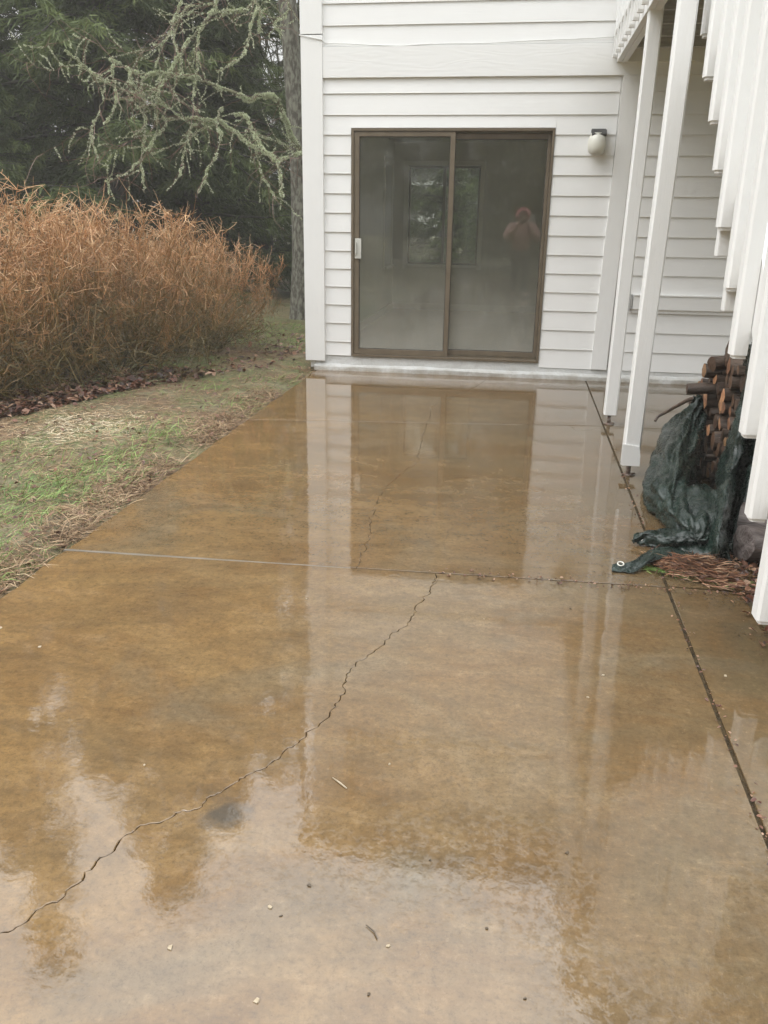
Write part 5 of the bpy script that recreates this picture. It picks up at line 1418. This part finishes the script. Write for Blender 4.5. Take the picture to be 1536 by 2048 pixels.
# ------------------------------------------------------------------ lichen covered tree beside the house
lt = empty("lichen_tree", (-3.12, 12.25, 0), "grey trunked tree with drooping branches covered in pale green lichen", "tree")
g_ = np.random.default_rng(77)
base = np.array([-3.12, 12.25, 0.0])
zz = np.linspace(-.08, 9.5, 40)
tp_ = np.stack([.05 * np.sin(zz * .9) - .012 * zz, .05 * np.sin(zz * .7 + 1) - .02 * zz, zz], 1)
trad = np.interp(zz, [-.1, .25, 1.5, 5, 9.5], [.20, .160, .138, .105, .05]) * (1 + .03 * np.sin(zz * 5))
V, F, A = tubes_np([tp_], [trad], [np.zeros(40)], 18)
np_mesh("trunk", V, F, M['bark_lichen'], lt, smooth=True)
paths, rad, age = [], [], []
tufts = []          # (point, radius) along the limbs
rpaths, rrad, rage = [], [], []
allP = []
for bi, (pts, r0, r1) in enumerate(BR):
    P = catmull(pts, 6) - base
    P = P + g_.normal(0, .008, P.shape)
    rr = np.linspace(r0, r1, len(P)) * .62
    if r0 <= .0061 and r1 <= .0045:
        rpaths.append(P); rrad.append(rr * .75); rage.append(np.zeros(len(P)))
    else:
        paths.append(P); rad.append(rr); age.append(np.zeros(len(P)))
        L_ = np.linalg.norm(np.diff(P, axis=0), axis=1).sum()
        amount = vnoise(np.arange(len(P)) * .35 + bi * 7, np.zeros(len(P)), bi, 2)
        n_t = int(L_ * 640 * (.5 + r0 * 24))
        u = g_.random(n_t) * (len(P) - 1.001); i = u.astype(int); f = (u - i)[:, None]
        keep = g_.random(n_t) < np.clip((amount[i] - .34) * 3.4, .06, 1)
        c = (P[i] * (1 - f) + P[np.minimum(i + 1, len(P) - 1)] * f)[keep]; ri = (rr[i])[keep]
        tufts.append((c, ri))
    allP.append((P, r0))
# link the highest limbs to the trunk, out of frame
for (x, y, z), zt in [((-3.6, 11.6, 4.0), 4.6), ((-4.3, 11.4, 3.9), 4.9), ((-3.1, 11.8, 3.8), 4.2), ((-4.75, 11.4, 3.9), 5.2)]:
    pass
for bi in (1, 2, 4, 5, 18):
    p = np.array(BR[bi][0][0]) - base; zt = p[2] + .9
    tt = np.array([np.interp(zt, zz, tp_[:, 0]), np.interp(zt, zz, tp_[:, 1]), zt])
    P = catmull([tt, tt * .45 + p * .55 + np.array([0, 0, .5]), p], 6); paths.append(P); rad.append(np.linspace(.04, BR[bi][1] * .6, len(P))); age.append(np.zeros(len(P)))
# smaller side twigs
for _ in range(520):
    P, r0 = allP[g_.integers(len(allP))]
    i = g_.integers(1, len(P) - 1); d = P[i] - P[i - 1]; d = d / (np.linalg.norm(d) + 1e-9) + g_.normal(0, .75, 3); d[2] -= .15; d /= np.linalg.norm(d)
    k = 6; Q, dd = walk(g_, P[i], d, g_.uniform(.12, .55), k, .20, -.01)
    if g_.random() < .62: rpaths.append(Q); rrad.append(np.linspace(.0036, .0015, k + 1)); rage.append(np.zeros(k + 1))
    else:
        paths.append(Q); rad.append(np.linspace(.0055, .0025, k + 1)); age.append(np.zeros(k + 1))
        n_t = 26; u = g_.random(n_t) * (k - .001); ii = u.astype(int); f = (u - ii)[:, None]
        tufts.append((Q[ii] * (1 - f) + Q[ii + 1] * f, np.full(n_t, .003)))
V, F, A = tubes_np(paths, rad, age, 6)
np_mesh("branches", V, F, M['branch'], lt, smooth=True)
V, F, A = tubes_np(rpaths, rrad, rage, 3)
np_mesh("twigs", V, F, M['redtwig'], lt)
c = np.concatenate([t_[0] for t_ in tufts]); ri = np.concatenate([t_[1] for t_ in tufts])
m = len(c); rep = 3
c = np.repeat(c, rep, 0); ri = np.repeat(ri, rep); n = len(c)
d = g_.normal(0, 1, (n, 3)); d[:, 2] -= .25; d /= np.linalg.norm(d, axis=1, keepdims=True)
s = (g_.uniform(.005, .017, n) + ri * .8)
c = c + d * ri[:, None] * .7
e = np.cross(d, g_.normal(0, 1, (n, 3))); e /= np.linalg.norm(e, axis=1, keepdims=True); h = np.cross(d, e)
V = np.stack([c - e * (s * .30)[:, None], c + e * (s * .30)[:, None], c + d * s[:, None] + h * (s * .35)[:, None], c + d * (s * .7)[:, None] - h * (s * .45)[:, None]], 1).reshape(-1, 3)
b = np.arange(n)[:, None] * 4
F = np.concatenate([b + np.array([0, 1, 2]), b + np.array([0, 3, 1])])
np_mesh("lichen", V, F, M['lichen'], lt, np.repeat(g_.random(n) * .8 + .1, 4))

# ------------------------------------------------------------------ the photographer, mirrored in the door glass
person = empty("person", (0.0, -.46, 0), "person in pink jacket and rose hood holding up a phone, mirrored in the door", "person")
def skin_body(name, joints, edges, mat, parent, sub=2):
    me = bpy.data.meshes.new(name)
    names = list(joints)
    me.from_pydata([joints[k][0] for k in names], [(names.index(a), names.index(b)) for a, b in edges], [])
    o = link(name, me, parent)
    me.materials.append(mat)
    sk = o.modifiers.new("skin", 'SKIN')
    if not me.skin_vertices: me.skin_vertices.new()
    for i, k in enumerate(names):
        r_ = joints[k][1]; me.skin_vertices[0].data[i].radius = r_ if isinstance(r_, tuple) else (r_, r_)
    me.skin_vertices[0].data[0].use_root = True
    sk.use_smooth_shade = True
    ss = o.modifiers.new("sub", 'SUBSURF'); ss.levels = sub; ss.render_levels = sub
    return o
J = dict(pelvis=((0, 0, .88), (.155, .11)), belly=((0, 0, 1.02), (.145, .11)), chest=((0, .01, 1.20), (.17, .115)), neck=((0, .02, 1.40), .06), skull=((0, .035, 1.50), (.078, .09)), crown=((0, .03, 1.575), (.065, .075)),
         shL=((-.185, .01, 1.315), .062), elL=((-.27, .09, 1.09), .047), wrL=((-.10, .36, 1.335), .028), haL=((-.085, .395, 1.385), (.034, .018)),
         shR=((.185, .01, 1.315), .062), elR=((.27, .09, 1.09), .047), wrR=((.10, .36, 1.335), .028), haR=((.085, .395, 1.385), (.034, .018)),
         hipL=((-.09, 0, .82), .095), knL=((-.10, .02, .48), .062), anL=((-.11, -.01, .09), .042), toL=((-.13, .14, .04), .038),
         hipR=((.09, 0, .82), .095), knR=((.10, .02, .48), .062), anR=((.11, -.01, .09), .042), toR=((.13, .14, .04), .038))
E_ = [('pelvis', 'belly'), ('belly', 'chest'), ('chest', 'neck'), ('neck', 'skull'), ('skull', 'crown'), ('chest', 'shL'), ('shL', 'elL'), ('elL', 'wrL'), ('wrL', 'haL'), ('chest', 'shR'), ('shR', 'elR'), ('elR', 'wrR'), ('wrR', 'haR'),
      ('pelvis', 'hipL'), ('hipL', 'knL'), ('knL', 'anL'), ('anL', 'toL'), ('pelvis', 'hipR'), ('hipR', 'knR'), ('knR', 'anR'), ('anR', 'toR')]
skin_body("body", J, E_, M['skin'], person)
jk = {k: (J[k][0], tuple(x + .022 for x in (J[k][1] if isinstance(J[k][1], tuple) else (J[k][1],) * 2))) for k in ('pelvis', 'belly', 'chest', 'neck', 'shL', 'elL', 'wrL', 'shR', 'elR', 'wrR')}
jk['neck'] = (J['neck'][0], .085)
for k_, dx_ in (('shL', -.03), ('elL', -.05), ('shR', .03), ('elR', .05)): jk[k_] = ((jk[k_][0][0] + dx_ * .4, jk[k_][0][1], jk[k_][0][2]), tuple(v_ * 1.28 for v_ in jk[k_][1]))
jk['belly'] = (jk['belly'][0], (.19, .15)); jk['chest'] = (jk['chest'][0], (.205, .15))
skin_body("jacket", jk, [e for e in E_ if e[0] in jk and e[1] in jk], M['jacket'], person)
tr = {k: (J[k][0], tuple(x + .014 for x in (J[k][1] if isinstance(J[k][1], tuple) else (J[k][1],) * 2))) for k in ('pelvis', 'hipL', 'knL', 'anL', 'hipR', 'knR', 'anR')}
skin_body("trousers", tr, [e for e in E_ if e[0] in tr and e[1] in tr], M['trousers'], person)
for sgn, a in ((-1, 'L'), (1, 'R')):
    bt = {'a': (J['an' + a][0], .062), 'b': ((J['an' + a][0][0], -.02, .045), .05), 't': (J['to' + a][0], .047)}
    skin_body("boot", bt, [('a', 'b'), ('b', 't')], M['boots'], person)
    hx = J['ha' + a][0]
    for f in range(4):      # four fingers closed round the phone's edge
        z = 1.372 + f * .019; ln = (.030, .034, .032, .026)[f]
        fj = {'0': ((sgn * .092, .398, z), .0085), '1': ((sgn * .088, .432, z + .004), .0080), '2': ((sgn * .070, .443, z + .005), .0075), '3': ((sgn * (.070 - ln * .5), .441, z + .004), .0065)}
        skin_body("finger", fj, [('0', '1'), ('1', '2'), ('2', '3')], M['skin'], person, 1)
    fj = {'0': ((sgn * .088, .385, 1.375), .011), '1': ((sgn * .070, .398, 1.395), .010), '2': ((sgn * .052, .405, 1.41), .0085)}
    skin_body("thumb", fj, [('0', '1'), ('1', '2')], M['skin'], person, 1)
q = MB()      # hood: a shell open at the face, drawn round the head
vs = []; fs = []; nu, nv = 22, 12
for j in range(nv + 1):
    ph = j / nv * 2.25
    for i in range(nu):
        th = 2 * math.pi * i / nu
        rr = math.sin(min(ph, 2.0)) * (.122 + .012 * math.sin(th * 3) * (j > 6))
        if ph > 1.9: rr = .092
        y = -math.cos(ph) * .125
        vs.append((rr * math.cos(th), .035 + y - .01, 1.515 + rr * 1.15 * math.sin(th) + .012))
for j in range(nv):
    for i in range(nu):
        fs.append((j * nu + i, j * nu + (i + 1) % nu, (j + 1) * nu + (i + 1) % nu, (j + 1) * nu + i))
q.add(vs, fs, 0, True)
hd = q.build("hood", M['hood'], person); md = hd.modifiers.new("t", 'SOLIDIFY'); md.thickness = .008
q = MB()
q.lathe([(0, -.012), (.012, -.010), (.016, 0), (.010, .014), (0, .024)], (0, .125, 1.485), 10)
q.build("nose", M['skin'], person)
for sx in (-1, 1):
    q = MB(); q.lathe([(0, -.007), (.010, -.004), (.012, 0), (.010, .004), (0, .007)], (sx * .03, .112, 1.512), 10); q.build("eye", M['darkbit'], person)
q = MB(); q.tube([(-.024, .118, 1.455), (0, .125, 1.452), (.024, .118, 1.455)], .005, 6); q.build("mouth", M['hood'], person)
ph = MB(); ph.box(-.076, .076, -.034, -.026, CAM_H - .040, CAM_H + .034, c=.003)
o = ph.build("phone", M['phone']); tag(o, "black phone held level in both hands, mirrored in the door", "phone")
q = MB(); q.lathe([(0, 0), (.006, 0), (.006, .0015), (0, .0015)], (0, 0, 0), 14); ln = q.build("lens", M['bronze_dark'], o); ln.location = (-.055, -.026, CAM_H + .015); ln.rotation_euler = (R(-90), 0, 0)

# each assembled thing gets its origin at its own base
for root, bpt in ((house, (2.0, WY, 0.0)), (deck, (DKX, WY - .05, 2.70)), (stairs, (BX, 2.67, 0.0))):
    root.location = bpt
    for ch in list(root.children):
        ch.location = (ch.location[0] - bpt[0], ch.location[1] - bpt[1], ch.location[2] - bpt[2])

# ------------------------------------------------------------------ damp air
hz = MB(); hz.box(-130, 130, -130, 130, -2.0, 26.0)
m, t = mk("damp_air"); g = N(t)
o_ = t.nodes.new("ShaderNodeOutputMaterial")
pv = t.nodes.new("ShaderNodeVolumePrincipled")
pv.inputs['Color'].default_value = (0.90, 0.87, 0.79, 1)
pv.inputs['Density'].default_value = 0.0045
t.links.new(pv.outputs[0], o_.inputs['Volume'])
hzo = hz.build("haze", m); hzo['kind'] = 'stuff'
